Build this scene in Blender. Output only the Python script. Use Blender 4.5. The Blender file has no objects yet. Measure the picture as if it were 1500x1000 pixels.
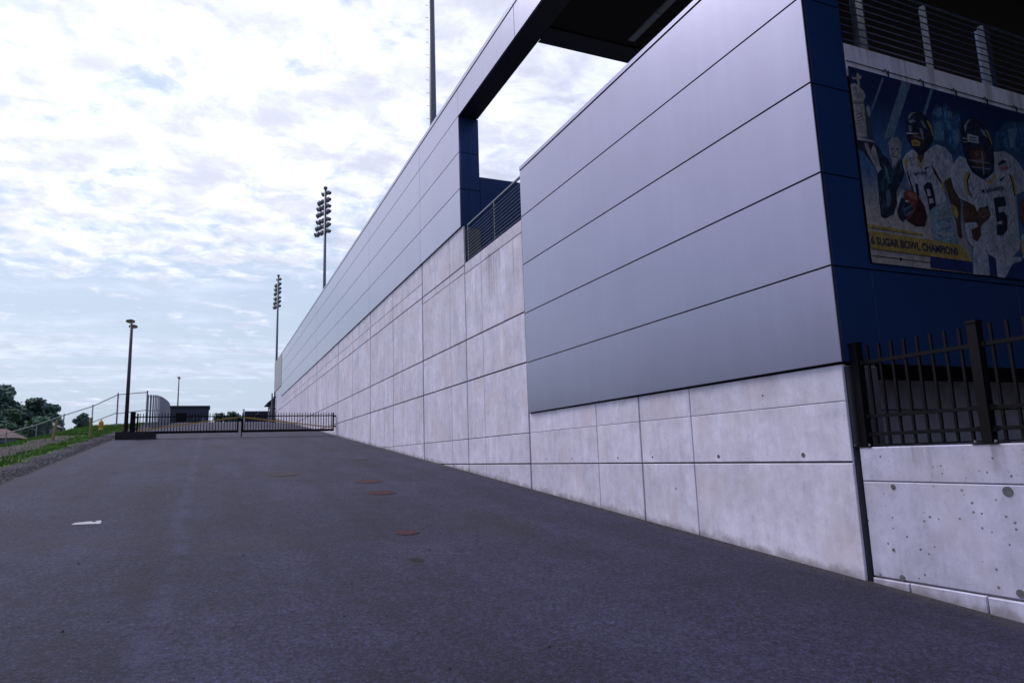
import bpy, bmesh, math, random
from mathutils import Vector, Matrix, noise
random.seed(7)
SC = bpy.context.scene
COL = SC.collection
R = math.radians

# ------------------------------------------------------------------ camera
cam_data = bpy.data.cameras.new('camera')
cam = bpy.data.objects.new('camera', cam_data)
COL.objects.link(cam)
cam_data.sensor_width = 36.0
cam_data.lens = 1005.5 / 1500 * 36
cam_data.clip_start = 0.05
cam_data.clip_end = 6000
YAW, PITCH, ROLL = 0.417256, 0.164005, -0.033593
_f = Vector((math.sin(YAW), math.cos(YAW), 0)); _r = Vector((math.cos(YAW), -math.sin(YAW), 0)); _u = Vector((0, 0, 1))
_f, _u = _f * math.cos(PITCH) + _u * math.sin(PITCH), _u * math.cos(PITCH) - _f * math.sin(PITCH)
_r, _u = _r * math.cos(ROLL) + _u * math.sin(ROLL), _u * math.cos(ROLL) - _r * math.sin(ROLL)
cam.matrix_world = Matrix(((_r.x, _u.x, -_f.x, 0), (_r.y, _u.y, -_f.y, 0), (_r.z, _u.z, -_f.z, 0), (0, 0, 0, 1)))
SC.camera = cam

# ------------------------------------------------------------------ world, sun, exposure
SUN_AZ, SUN_EL = R(-27), R(50)          # azimuth from +Y towards +X
SUN_DIR = Vector((math.sin(SUN_AZ) * math.cos(SUN_EL), math.cos(SUN_AZ) * math.cos(SUN_EL), math.sin(SUN_EL)))
world = bpy.data.worlds.new('World')
SC.world = world
world.use_nodes = True
wn, wl = world.node_tree.nodes, world.node_tree.links
wn.clear()

class G:
    """small node-graph helper"""
    def __init__(s, tree):
        s.n, s.l = tree.nodes, tree.links
    def node(s, t, **kw):
        n = s.n.new(t)
        for k, v in kw.items():
            setattr(n, k, v)
        return n
    def put(s, sock, v):
        if isinstance(v, bpy.types.NodeSocket):
            s.l.new(v, sock)
        elif isinstance(v, (tuple, list)):
            sock.default_value = tuple(v) if len(v) == len(sock.default_value) else tuple(v) + (1.0,)
        else:
            sock.default_value = v
    def math(s, op, a, b=0.0, c=None, clamp=False):
        n = s.node('ShaderNodeMath', operation=op, use_clamp=clamp)
        s.put(n.inputs[0], a); s.put(n.inputs[1], b)
        if c is not None: s.put(n.inputs[2], c)
        return n.outputs[0]
    def mix(s, f, a, b, blend='MIX'):
        n = s.node('ShaderNodeMix', data_type='RGBA', blend_type=blend)
        s.put(n.inputs[0], f); s.put(n.inputs[6], a); s.put(n.inputs[7], b)
        return n.outputs[2]
    def ramp(s, v, a, b, lo=0.0, hi=1.0, smooth=True):
        n = s.node('ShaderNodeMapRange', interpolation_type='SMOOTHSTEP' if smooth else 'LINEAR')
        s.put(n.inputs[0], v); s.put(n.inputs[1], a); s.put(n.inputs[2], b); s.put(n.inputs[3], lo); s.put(n.inputs[4], hi)
        return n.outputs[0]
    def noise(s, vec, scale, detail=4.0, rough=0.55, dist=0.0, dim='3D'):
        n = s.node('ShaderNodeTexNoise', noise_dimensions=dim)
        s.put(n.inputs['Vector'], vec); s.put(n.inputs['Scale'], scale); s.put(n.inputs['Detail'], detail)
        s.put(n.inputs['Roughness'], rough); s.put(n.inputs['Distortion'], dist)
        return n.outputs[0]
    def voro(s, vec, scale, feature='F1', rnd=1.0):
        n = s.node('ShaderNodeTexVoronoi', feature=feature)
        s.put(n.inputs['Vector'], vec); s.put(n.inputs['Scale'], scale); s.put(n.inputs['Randomness'], rnd)
        return n
    def mapping(s, vec, scale=(1, 1, 1), loc=(0, 0, 0), rot=(0, 0, 0)):
        n = s.node('ShaderNodeMapping')
        s.put(n.inputs['Vector'], vec); n.inputs['Scale'].default_value = scale
        n.inputs['Location'].default_value = loc; n.inputs['Rotation'].default_value = rot
        return n.outputs[0]

w = G(world.node_tree)
wout = w.node('ShaderNodeOutputWorld')
wbg = w.node('ShaderNodeBackground')
w.l.new(wbg.outputs[0], wout.inputs[0])
SKY_STRENGTH = 0.12
wbg.inputs[1].default_value = SKY_STRENGTH
sky = w.node('ShaderNodeTexSky', sky_type='NISHITA', sun_disc=False)
sky.sun_elevation = SUN_EL
sky.sun_rotation = SUN_AZ
sky.altitude = 250
sky.air_density = 1.0
sky.dust_density = 1.2
sky.ozone_density = 1.0
wdir = w.node('ShaderNodeTexCoord').outputs['Generated']
sp = w.node('ShaderNodeSeparateXYZ'); w.l.new(wdir, sp.inputs[0])
dz = w.math('MAXIMUM', sp.outputs[2], 0.0)
den = w.math('ADD', dz, 0.10)
cb = w.node('ShaderNodeCombineXYZ')
w.put(cb.inputs[0], w.math('DIVIDE', sp.outputs[0], den)); w.put(cb.inputs[1], w.math('DIVIDE', sp.outputs[1], den))
cp = cb.outputs[0]
big = w.noise(cp, 0.75, 5, 0.55, 0.3)
puff = w.noise(w.mapping(cp, loc=(3.1, 1.7, 0)), 6.0, 9, 0.60, 0.35)
fine = w.noise(w.mapping(cp, loc=(7.3, 2.2, 4.0)), 11.0, 6, 0.62, 0.2)
streak = w.noise(w.mapping(cp, scale=(0.55, 2.6, 1), rot=(0, 0, R(-32)), loc=(2.0, 5.0, 0)), 0.9, 6, 0.5, 0.9)
body = w.math('ADD', w.math('MULTIPLY', big, 0.55), w.math('ADD', w.math('MULTIPLY', puff, 0.50), w.math('MULTIPLY', fine, 0.15)))
elev = w.ramp(dz, 0.10, 0.42)
upper = w.ramp(w.math('ADD', body, w.math('MULTIPLY', elev, 0.170)), 0.632, 0.765)
low = w.math('MULTIPLY', w.ramp(streak, 0.45, 0.70), 0.50)
cover = w.math('MAXIMUM', upper, low)
# forward scattering: clouds are brightest towards the sun
sd = w.node('ShaderNodeVectorMath', operation='DOT_PRODUCT')
w.l.new(wdir, sd.inputs[0]); sd.inputs[1].default_value = SUN_DIR
glow = w.math('ADD', 0.45, w.math('MULTIPLY', w.math('POWER', w.math('MULTIPLY_ADD', sd.outputs['Value'], 0.5, 0.5), 3.0), 0.88))
shade = w.ramp(w.noise(w.mapping(cp, loc=(3.14, 1.66, 0)), 6.0, 9, 0.62, 0.35), 0.38, 0.62, 1.10, 0.82)
shade = w.math('MULTIPLY', shade, w.ramp(w.noise(w.mapping(cp, loc=(1.2, 6.4, 2.0)), 8.5, 7, 0.62, 0.3), 0.36, 0.64, 1.08, 0.90))
CLOUD = 6.9
ccol = w.node('ShaderNodeVectorMath', operation='SCALE')
# clouds lit from behind are white, those away from the sun take the blue of the sky
w.l.new(w.mix(w.ramp(sd.outputs['Value'], -0.5, 0.75, 0.0, 1.0, smooth=False), (0.62 * CLOUD, 0.88 * CLOUD, 1.85 * CLOUD), (0.965 * CLOUD, 1.01 * CLOUD, 1.22 * CLOUD)), ccol.inputs[0])
w.put(ccol.inputs['Scale'], w.math('MULTIPLY', glow, shade))
# clear-sky part, washed by haze near the horizon
hz = w.ramp(dz, 0.0, 0.45, 0.98, 0.58)
hcol = w.node('ShaderNodeVectorMath', operation='SCALE')
hcol.inputs[0].default_value = (4.3, 5.05, 6.2)
w.put(hcol.inputs['Scale'], w.ramp(sd.outputs['Value'], -0.5, 0.9, 0.45, 1.05, smooth=False))
clear = w.mix(hz, sky.outputs[0], hcol.outputs[0])
final = w.mix(cover, clear, ccol.outputs[0])
w.l.new(final, wbg.inputs[0])

sun_data = bpy.data.lights.new('sun', 'SUN')
sun = bpy.data.objects.new('sun', sun_data)
COL.objects.link(sun)
sun_data.energy = 2.0
sun_data.angle = R(20)
sun_data.color = (1.0, 0.955, 0.99)
sun.rotation_euler = (-SUN_DIR).to_track_quat('-Z', 'Y').to_euler()
sun.location = (-30, 40, 60)

SC.view_settings.view_transform = 'Standard'
SC.view_settings.look = 'None'
SC.view_settings.exposure = 0.22
SC.view_settings.gamma = 1.0
SC.view_settings.use_curve_mapping = False
SC.render.engine = 'CYCLES'
SC.cycles.max_bounces = 6

# ------------------------------------------------------------------ materials
MATS = {}
def newmat(name):
    m = bpy.data.materials.new(name); m.use_nodes = True
    m.node_tree.nodes.clear()
    g = G(m.node_tree)
    o = g.node('ShaderNodeOutputMaterial'); b = g.node('ShaderNodeBsdfPrincipled')
    g.l.new(b.outputs[0], o.inputs[0])
    MATS[name] = m
    return m, g, b

def world_pos(g):
    return g.node('ShaderNodeNewGeometry').outputs['Position']

def bump(g, b, h, strength, dist=0.01):
    n = g.node('ShaderNodeBump'); g.put(n.inputs['Height'], h)
    n.inputs['Strength'].default_value = strength; n.inputs['Distance'].default_value = dist
    g.l.new(n.outputs[0], b.inputs['Normal'])

def simple(name, col, rough=0.6, metal=0.0, var=0.12, scale=6.0, bmp=0.0):
    m, g, b = newmat(name)
    p = world_pos(g)
    n = g.noise(p, scale, 5, 0.6)
    rnd = g.node('ShaderNodeObjectInfo').outputs['Random']
    k = g.math('ADD', g.ramp(n, 0.3, 0.7, 1 - var, 1 + var), g.math('MULTIPLY', g.math('SUBTRACT', rnd, 0.5), var * 0.6))
    v = g.node('ShaderNodeVectorMath', operation='SCALE'); v.inputs[0].default_value = col; g.put(v.inputs['Scale'], k)
    g.l.new(v.outputs[0], b.inputs['Base Color'])
    b.inputs['Roughness'].default_value = rough; b.inputs['Metallic'].default_value = metal
    if bmp: bump(g, b, g.noise(p, scale * 8, 4), bmp, 0.004)
    return m

def concrete(name, col, holes=0.5, foot=True, tops=None):
    m, g, b = newmat(name)
    p = world_pos(g)
    rnd = g.node('ShaderNodeObjectInfo').outputs['Random']
    ps = g.node('ShaderNodeVectorMath', operation='ADD'); g.l.new(p, ps.inputs[0])
    off = g.node('ShaderNodeCombineXYZ'); g.put(off.inputs[0], g.math('MULTIPLY', rnd, 37.0)); g.put(off.inputs[1], g.math('MULTIPLY', rnd, 11.0))
    g.l.new(off.outputs[0], ps.inputs[1])
    q = ps.outputs[0]
    blotch = g.noise(q, 0.9, 6, 0.62, 0.4)
    vstreak = g.noise(g.mapping(q, scale=(2.6, 2.6, 0.20)), 1.7, 7, 0.68, 0.5)
    wide = g.noise(g.mapping(q, loc=(3, 8, 1)), 2.1, 7, 0.7, 0.8)
    grain = g.noise(q, 38.0, 5, 0.65)
    mott = g.noise(q, 5.5, 6, 0.66, 0.3)
    k = g.ramp(blotch, 0.28, 0.72, 0.86, 1.10)
    k = g.math('MULTIPLY', k, g.ramp(vstreak, 0.32, 0.68, 0.91, 1.05))
    k = g.math('MULTIPLY', k, g.ramp(wide, 0.30, 0.70, 0.93, 1.05))
    k = g.math('MULTIPLY', k, g.ramp(mott, 0.3, 0.7, 0.90, 1.06))
    k = g.math('MULTIPLY', k, g.ramp(grain, 0.25, 0.75, 0.94, 1.05))
    k = g.math('MULTIPLY', k, g.math('ADD', g.math('MULTIPLY', rnd, 0.09), 0.955))
    v = g.node('ShaderNodeVectorMath', operation='SCALE'); v.inputs[0].default_value = col; g.put(v.inputs['Scale'], k)
    c = v.outputs[0]
    # scattered darker dabs and rusty tints
    c = g.mix(g.math('MULTIPLY', g.ramp(g.noise(g.mapping(q, scale=(2.2, 2.2, .75)), 3.6, 6, 0.66), 0.58, 0.72), 0.40), c, (col[0] * .55, col[1] * .53, col[2] * .54))
    c = g.mix(g.math('MULTIPLY', g.ramp(g.noise(g.mapping(q, loc=(5, 2, 9)), 1.1, 4, 0.6), 0.46, 0.72), 0.42), c, (col[0] * .93, col[1] * .80, col[2] * .68))
    # bug holes
    sz = g.node('ShaderNodeSeparateXYZ'); g.l.new(p, sz.inputs[0])
    for top, ymax, ln, amt in (tops or ()):
        dd = g.math('SUBTRACT', top, sz.outputs[2])
        drip = g.ramp(g.noise(g.mapping(p, scale=(1, 1, 0.05)), 4.2, 5, 0.65), 0.50, 0.66)
        ms = g.math('MULTIPLY', g.math('MULTIPLY', g.math('GREATER_THAN', dd, -0.02), g.ramp(dd, 0.0, ln, 1.0, 0.0)), g.math('LESS_THAN', sz.outputs[1], ymax))
        c = g.mix(g.math('MULTIPLY', g.math('MULTIPLY', ms, drip), amt), c, (0.115, 0.085, 0.075))
    vs_ = g.voro(g.mapping(q, loc=(2.2, 7.7, 1.1)), 31.0)
    pin = g.math('MULTIPLY', g.math('LESS_THAN', vs_.outputs['Distance'], 0.20), g.math('GREATER_THAN', vs_.outputs['Color'], 0.93 - 0.09 * holes))
    c = g.mix(g.math('MULTIPLY', pin, 0.55), c, (0.08, 0.07, 0.075))
    vo = g.voro(q, 13.0)
    hole = g.math('MULTIPLY', g.math('LESS_THAN', vo.outputs['Distance'], g.math('MULTIPLY', g.math('SUBTRACT', vo.outputs['Color'], 0.92 - 0.5 * holes), 0.44)), g.ramp(g.noise(q, 1.3, 2), 0.38, 0.50))
    c = g.mix(g.math('MULTIPLY', hole, 0.75), c, (0.06, 0.055, 0.055))
    if foot:   # splash dirt along the foot of the wall: an uneven stain band
        s = g.node('ShaderNodeSeparateXYZ'); g.l.new(p, s.inputs[0])
        h = g.math('SUBTRACT', s.outputs[2], g.math('ADD', g.math('MULTIPLY', s.outputs[1], 0.0847), -2.085))
        h = g.math('ADD', h, g.math('MULTIPLY', g.math('SUBTRACT', g.noise(p, 3.0, 6, 0.7), 0.5), -0.42))
        c = g.mix(g.ramp(h, 0.0, 0.16, 0.62, 0.0), c, (0.12, 0.095, 0.075))
    g.l.new(c, b.inputs['Base Color'])
    b.inputs['Roughness'].default_value = 0.82
    hh = g.math('SUBTRACT', g.math('ADD', g.math('MULTIPLY', grain, 0.3), g.math('MULTIPLY', mott, 0.4)), g.math('MULTIPLY', hole, 1.0))
    bump(g, b, hh, 0.35, 0.006)
    return m

def metal_panel(name, col, rough, metal, var=0.05):
    m, g, b = newmat(name)
    p = world_pos(g)
    rnd = g.node('ShaderNodeObjectInfo').outputs['Random']
    n = g.noise(p, 0.7, 4, 0.6)
    fl = g.noise(p, 260.0, 2, 0.5)
    drip = g.noise(g.mapping(p, scale=(3, 3, 0.12)), 1.6, 5, 0.6)
    k = g.math('MULTIPLY', g.ramp(n, 0.3, 0.7, 1 - var, 1 + var), g.ramp(drip, 0.3, 0.7, 0.975, 1.02))
    k = g.math('MULTIPLY', k, g.ramp(fl, 0.3, 0.7, 0.94, 1.06))
    k = g.math('MULTIPLY', k, g.math('ADD', 0.955, g.math('MULTIPLY', rnd, 0.09)))
    v = g.node('ShaderNodeVectorMath', operation='SCALE'); v.inputs[0].default_value = col; g.put(v.inputs['Scale'], k)
    g.l.new(v.outputs[0], b.inputs['Base Color'])
    b.inputs['Roughness'].default_value = rough
    b.inputs['Metallic'].default_value = metal
    bump(g, b, g.noise(p, 0.8, 1), 0.035, 0.03)
    return m

concrete('concrete', (0.68, 0.63, 0.75), 0.5, tops=[(5.56, 19.2, 2.0, 0.5), (7.05, 90.0, 1.1, 0.18)])
concrete('concrete_low', (0.52, 0.49, 0.62), 1.0, tops=[(-0.045, 6.0, 0.42, 0.55)])
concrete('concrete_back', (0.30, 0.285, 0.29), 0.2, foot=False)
metal_panel('silver_panel', (0.268, 0.256, 0.362), 0.32, 0.95, 0.03)
for n_ in MATS['silver_panel'].node_tree.nodes:
    if n_.type == 'BSDF_PRINCIPLED': n_.inputs['Coat Weight'].default_value = 0.6; n_.inputs['Coat Roughness'].default_value = 0.30
metal_panel('shaded_panel', (0.011, 0.040, 0.145), 0.45, 0.2)  # silver cladding coloured dark blue for the shade on camera-facing sides
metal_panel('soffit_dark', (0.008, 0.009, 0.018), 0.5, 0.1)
metal_panel('endblock_panel', (0.34, 0.31, 0.33), 0.5, 0.2)
simple('joint_filler', (0.11, 0.10, 0.11), 0.9)
simple('joint_black', (0.012, 0.012, 0.014), 0.8)
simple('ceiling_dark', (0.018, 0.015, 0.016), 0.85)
simple('dark_steel', (0.0040, 0.0036, 0.0055), 0.62, 0.0, 0.2, 20, 0.2)
simple('rail_steel', (0.11, 0.13, 0.18), 0.45, 0.4)
simple('rail_blue', (0.10, 0.13, 0.21), 0.4, 0.5)
simple('post_plate', (0.13, 0.14, 0.18), 0.6, 0.2, 0.2, 14)
simple('mast_steel', (0.10, 0.105, 0.14), 0.5, 0.4)
simple('lamp_dark', (0.06, 0.035, 0.055), 0.5, 0.2)
simple('lens_warm', (0.80, 0.70, 0.42), 0.3)
simple('orange_strap', (0.40, 0.22, 0.035), 0.7)
simple('yellow_paint', (0.27, 0.22, 0.085), 0.6, 0, 0.22, 9)
simple('hydrant_yellow', (0.55, 0.30, 0.02), 0.5)
simple('galvanised', (0.25, 0.24, 0.27), 0.5, 0.5)
simple('slat_grey', (0.16, 0.165, 0.20), 0.6, 0.1)
simple('footing_dark', (0.030, 0.028, 0.032), 0.9, 0, 0.25, 5, 0.4)
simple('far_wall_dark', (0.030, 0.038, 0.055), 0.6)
simple('far_black', (0.008, 0.008, 0.010), 0.4)
simple('screen_dark', (0.014, 0.018, 0.028), 0.8)
simple('white_paint', (0.72, 0.72, 0.74), 0.7, 0, 0.1, 14)
simple('road_paint', (0.33, 0.33, 0.36), 0.8, 0, 0.25, 18)
simple('roof_brown', (0.11, 0.075, 0.072), 0.85, 0, 0.2, 3)
simple('house_wall', (0.17, 0.19, 0.24), 0.8)
simple('house_glass', (0.03, 0.035, 0.05), 0.15)
simple('bark', (0.055, 0.042, 0.034), 0.9, 0, 0.3, 4, 0.4)
simple('rust_iron', (0.062, 0.025, 0.033), 0.95, 0.0, 0.35, 14, 0.5)
simple('grey_iron', (0.050, 0.040, 0.044), 0.95, 0.0, 0.3, 14, 0.5)
simple('stone', (0.06, 0.056, 0.064), 0.9, 0, 0.5, 9)
simple('lens_grey', (0.16, 0.18, 0.22), 0.5)
simple('wire_black', (0.010, 0.009, 0.012), 0.6)
simple('tie_plug', (0.13, 0.125, 0.13), 0.9, 0, 0.3, 30, 0.4)

for m_ in ('dark_steel', 'far_black', 'footing_dark', 'ceiling_dark', 'wire_black', 'joint_black', 'grey_iron', 'rust_iron', 'stone', 'roof_brown', 'yellow_paint', 'tie_plug'):
    for n_ in MATS[m_].node_tree.nodes:
        if n_.type == 'BSDF_PRINCIPLED': n_.inputs['Specular IOR Level'].default_value = 0.12
def leafmat(name, col):
    m, g, b = newmat(name)
    p = world_pos(g)
    n = g.noise(p, 0.55, 4, 0.6); n2 = g.noise(p, 6.0, 2)
    k = g.math('MULTIPLY', g.ramp(n, 0.3, 0.7, 0.6, 1.35), g.ramp(n2, 0.3, 0.7, 0.75, 1.25))
    v = g.node('ShaderNodeVectorMath', operation='SCALE'); v.inputs[0].default_value = col; g.put(v.inputs['Scale'], k)
    g.l.new(v.outputs[0], b.inputs['Base Color']); b.inputs['Roughness'].default_value = 0.7; b.inputs['Specular IOR Level'].default_value = 0.15
    return m
leafmat('leaf_dark', (0.082, 0.135, 0.108))
leafmat('leaf_mid', (0.095, 0.165, 0.095))
leafmat('grass_blade', (0.075, 0.165, 0.022))

# asphalt
m, g, b = newmat('asphalt')
p = world_pos(g)
s = g.node('ShaderNodeSeparateXYZ'); g.l.new(p, s.inputs[0])
px_, py_ = s.outputs[0], s.outputs[1]
agg = g.voro(p, 115.0)
k = g.ramp(agg.outputs['Color'], 0.0, 1.0, 0.45, 1.60, smooth=False)
agb = g.voro(g.mapping(p, loc=(1.7, 4.1, 0)), 42.0)
k = g.math('MULTIPLY', k, g.ramp(agb.outputs['Color'], 0.0, 1.0, 0.42, 1.66, smooth=False))
k = g.math('MULTIPLY', k, g.ramp(g.noise(p, 17.0, 6, 0.78), 0.27, 0.73, 0.52, 1.52))
k = g.math('MULTIPLY', k, g.ramp(g.noise(p, 0.33, 4, 0.6), 0.3, 0.7, 0.86, 1.14))
k = g.math('MULTIPLY', k, g.ramp(g.noise(p, 2.2, 6, 0.65), 0.3, 0.7, 0.86, 1.13))
k = g.math('MULTIPLY', k, g.ramp(g.noise(g.mapping(p, scale=(1.0, 0.16, 1)), 0.75, 6, 0.66), 0.3, 0.7, 0.74, 1.24))
wob = g.math('MULTIPLY', g.math('SUBTRACT', g.noise(p, 0.5, 4, 0.6), 0.5), 0.5)
seam = g.ramp(g.math('ABSOLUTE', g.math('ADD', g.math('ADD', px_, 0.40), wob)), 0.0, 0.22, 0.34, 0.0)
seam = g.math('MULTIPLY', seam, g.ramp(g.noise(p, 1.7, 4), 0.35, 0.6))
k = g.math('ADD', k, g.math('MULTIPLY', seam, 1.6))
tyre = g.ramp(g.math('ABSOLUTE', g.math('ADD', g.math('SUBTRACT', px_, 4.7), wob)), 0.0, 0.55, 0.16, 0.0)
lt = g.ramp(g.math('ABSOLUTE', g.math('ADD', g.math('ADD', px_, 2.3), wob)), 0.0, 0.5, 0.20, 0.0)
k = g.math('ADD', k, g.math('MULTIPLY', lt, g.ramp(g.noise(p, 0.9, 4), 0.35, 0.65)))
k = g.math('SUBTRACT', k, tyre)
v = g.node('ShaderNodeVectorMath', operation='SCALE'); v.inputs[0].default_value = (0.0225, 0.0205, 0.046); g.put(v.inputs['Scale'], k)
c = v.outputs[0]
chip = g.voro(g.mapping(p, loc=(3.3, 1.2, 0)), 26.0)
spk = g.math('MULTIPLY', g.math('LESS_THAN', chip.outputs['Distance'], 0.22), g.math('GREATER_THAN', chip.outputs['Color'], 0.80))
c = g.mix(g.math('MULTIPLY', spk, 0.40), c, (0.12, 0.11, 0.14))
pit = g.voro(g.mapping(p, loc=(8.3, 5.2, 0)), 7.0)
pt = g.math('MULTIPLY', g.math('LESS_THAN', pit.outputs['Distance'], 0.17), g.math('GREATER_THAN', pit.outputs['Color'], 0.80))
c = g.mix(g.math('MULTIPLY', pt, 0.75), c, (0.006, 0.0055, 0.007))
# oil spot on the road and a few broad soft smears
def spot(cx, cy, rx, ry, amt, col):
    global c
    dx = g.math('DIVIDE', g.math('SUBTRACT', px_, cx), rx); dy = g.math('DIVIDE', g.math('SUBTRACT', py_, cy), ry)
    d = g.math('SQRT', g.math('ADD', g.math('MULTIPLY', dx, dx), g.math('MULTIPLY', dy, dy)))
    d = g.math('ADD', d, g.math('MULTIPLY', g.math('SUBTRACT', g.noise(p, 5.0, 4), 0.5), 0.7))
    c = g.mix(g.ramp(d, 0.55, 1.15, amt, 0.0), c, col)
spot(2.54, 8.98, 0.10, 0.17, 0.95, (0.0045, 0.004, 0.006))
spot(3.4, 40.0, 1.6, 0.35, 0.5, (0.026, 0.024, 0.030))
spot(-2.0, 41.2, 1.2, 0.5, 0.45, (0.026, 0.024, 0.030))
spot(2.0, 20.6, 0.9, 1.2, 0.35, (0.030, 0.028, 0.032))
spot(4.4, 11.2, 0.8, 1.6, 0.25, (0.030, 0.028, 0.033))
spot(0.6, 11.0, 0.9, 0.7, 0.25, (0.030, 0.028, 0.033))
spot(-1.6, 12.0, 1.4, 0.6, 0.2, (0.030, 0.028, 0.033))
# grit and silt washed against the foot of the wall
silt = g.math('ADD', px_, g.math('MULTIPLY', g.math('SUBTRACT', g.noise(p, 4.0, 6, 0.7), 0.5), 0.5))
c = g.mix(g.ramp(silt, 6.68, 7.05, 0.0, 0.7), c, (0.055, 0.045, 0.045))
g.l.new(c, b.inputs['Base Color'])
b.inputs['Roughness'].default_value = 0.88; b.inputs['Specular IOR Level'].default_value = 0.28
bump(g, b, g.math('ADD', g.math('MULTIPLY', agg.outputs['Distance'], 0.9), g.math('MULTIPLY', g.noise(p, 45.0, 4), 0.7)), 0.9, 0.012)

# ground: gravel shoulder, grass, dirt track, meadow
m, g, b = newmat('ground_mix')
p = world_pos(g)
s = g.node('ShaderNodeSeparateXYZ'); g.l.new(p, s.inputs[0])
xx = g.math('ADD', s.outputs[0], g.math('MULTIPLY', g.math('SUBTRACT', g.noise(p, 0.8, 6, 0.65), 0.5), 1.1))
vg = g.voro(p, 26.0)
gk = g.math('MULTIPLY', g.ramp(vg.outputs['Color'], 0, 1, 0.45, 1.6, smooth=False), g.ramp(g.noise(p, 1.2, 5, .6), 0.3, 0.7, 0.8, 1.2))
gv = g.node('ShaderNodeVectorMath', operation='SCALE'); gv.inputs[0].default_value = (0.046, 0.042, 0.052); g.put(gv.inputs['Scale'], gk)
gr = g.mix(g.noise(p, 1.4, 6, 0.7), (0.030, 0.070, 0.015), (0.085, 0.125, 0.04))
dirt = g.mix(g.noise(p, 2.4, 6, 0.7), (0.040, 0.032, 0.036), (0.085, 0.070, 0.072))
fade = g.ramp(s.outputs[1], 20.0, 27.0)
col = g.mix(g.ramp(xx, -5.95, -5.78), gr, gv.outputs[0])
dm = g.math('MULTIPLY', g.ramp(g.math('ABSOLUTE', g.math('ADD', xx, 7.6)), 0.65, 0.95, 1.0, 0.0), g.ramp(s.outputs[1], 44.0, 52.0, 1.0, 0.0))
col = g.mix(dm, col, dirt)
g.l.new(col, b.inputs['Base Color']); b.inputs['Roughness'].default_value = 1.0; b.inputs['Specular IOR Level'].default_value = 0.08
bump(g, b, g.math('ADD', vg.outputs['Distance'], g.noise(p, 9.0, 5)), 0.22, 0.03)

# ------------------------------------------------------------------ mesh helpers
def tag(o, label=None, cat=None, group=None, kind=None):
    if label: o['label'] = label
    if cat: o['category'] = cat
    if group: o['group'] = group
    if kind: o['kind'] = kind
    return o

def thing(name, label, cat, loc=(0, 0, 0), group=None):
    o = bpy.data.objects.new(name, None); COL.objects.link(o)
    o.location = loc; o.empty_display_size = 0.3
    return tag(o, label, cat, group)

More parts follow.
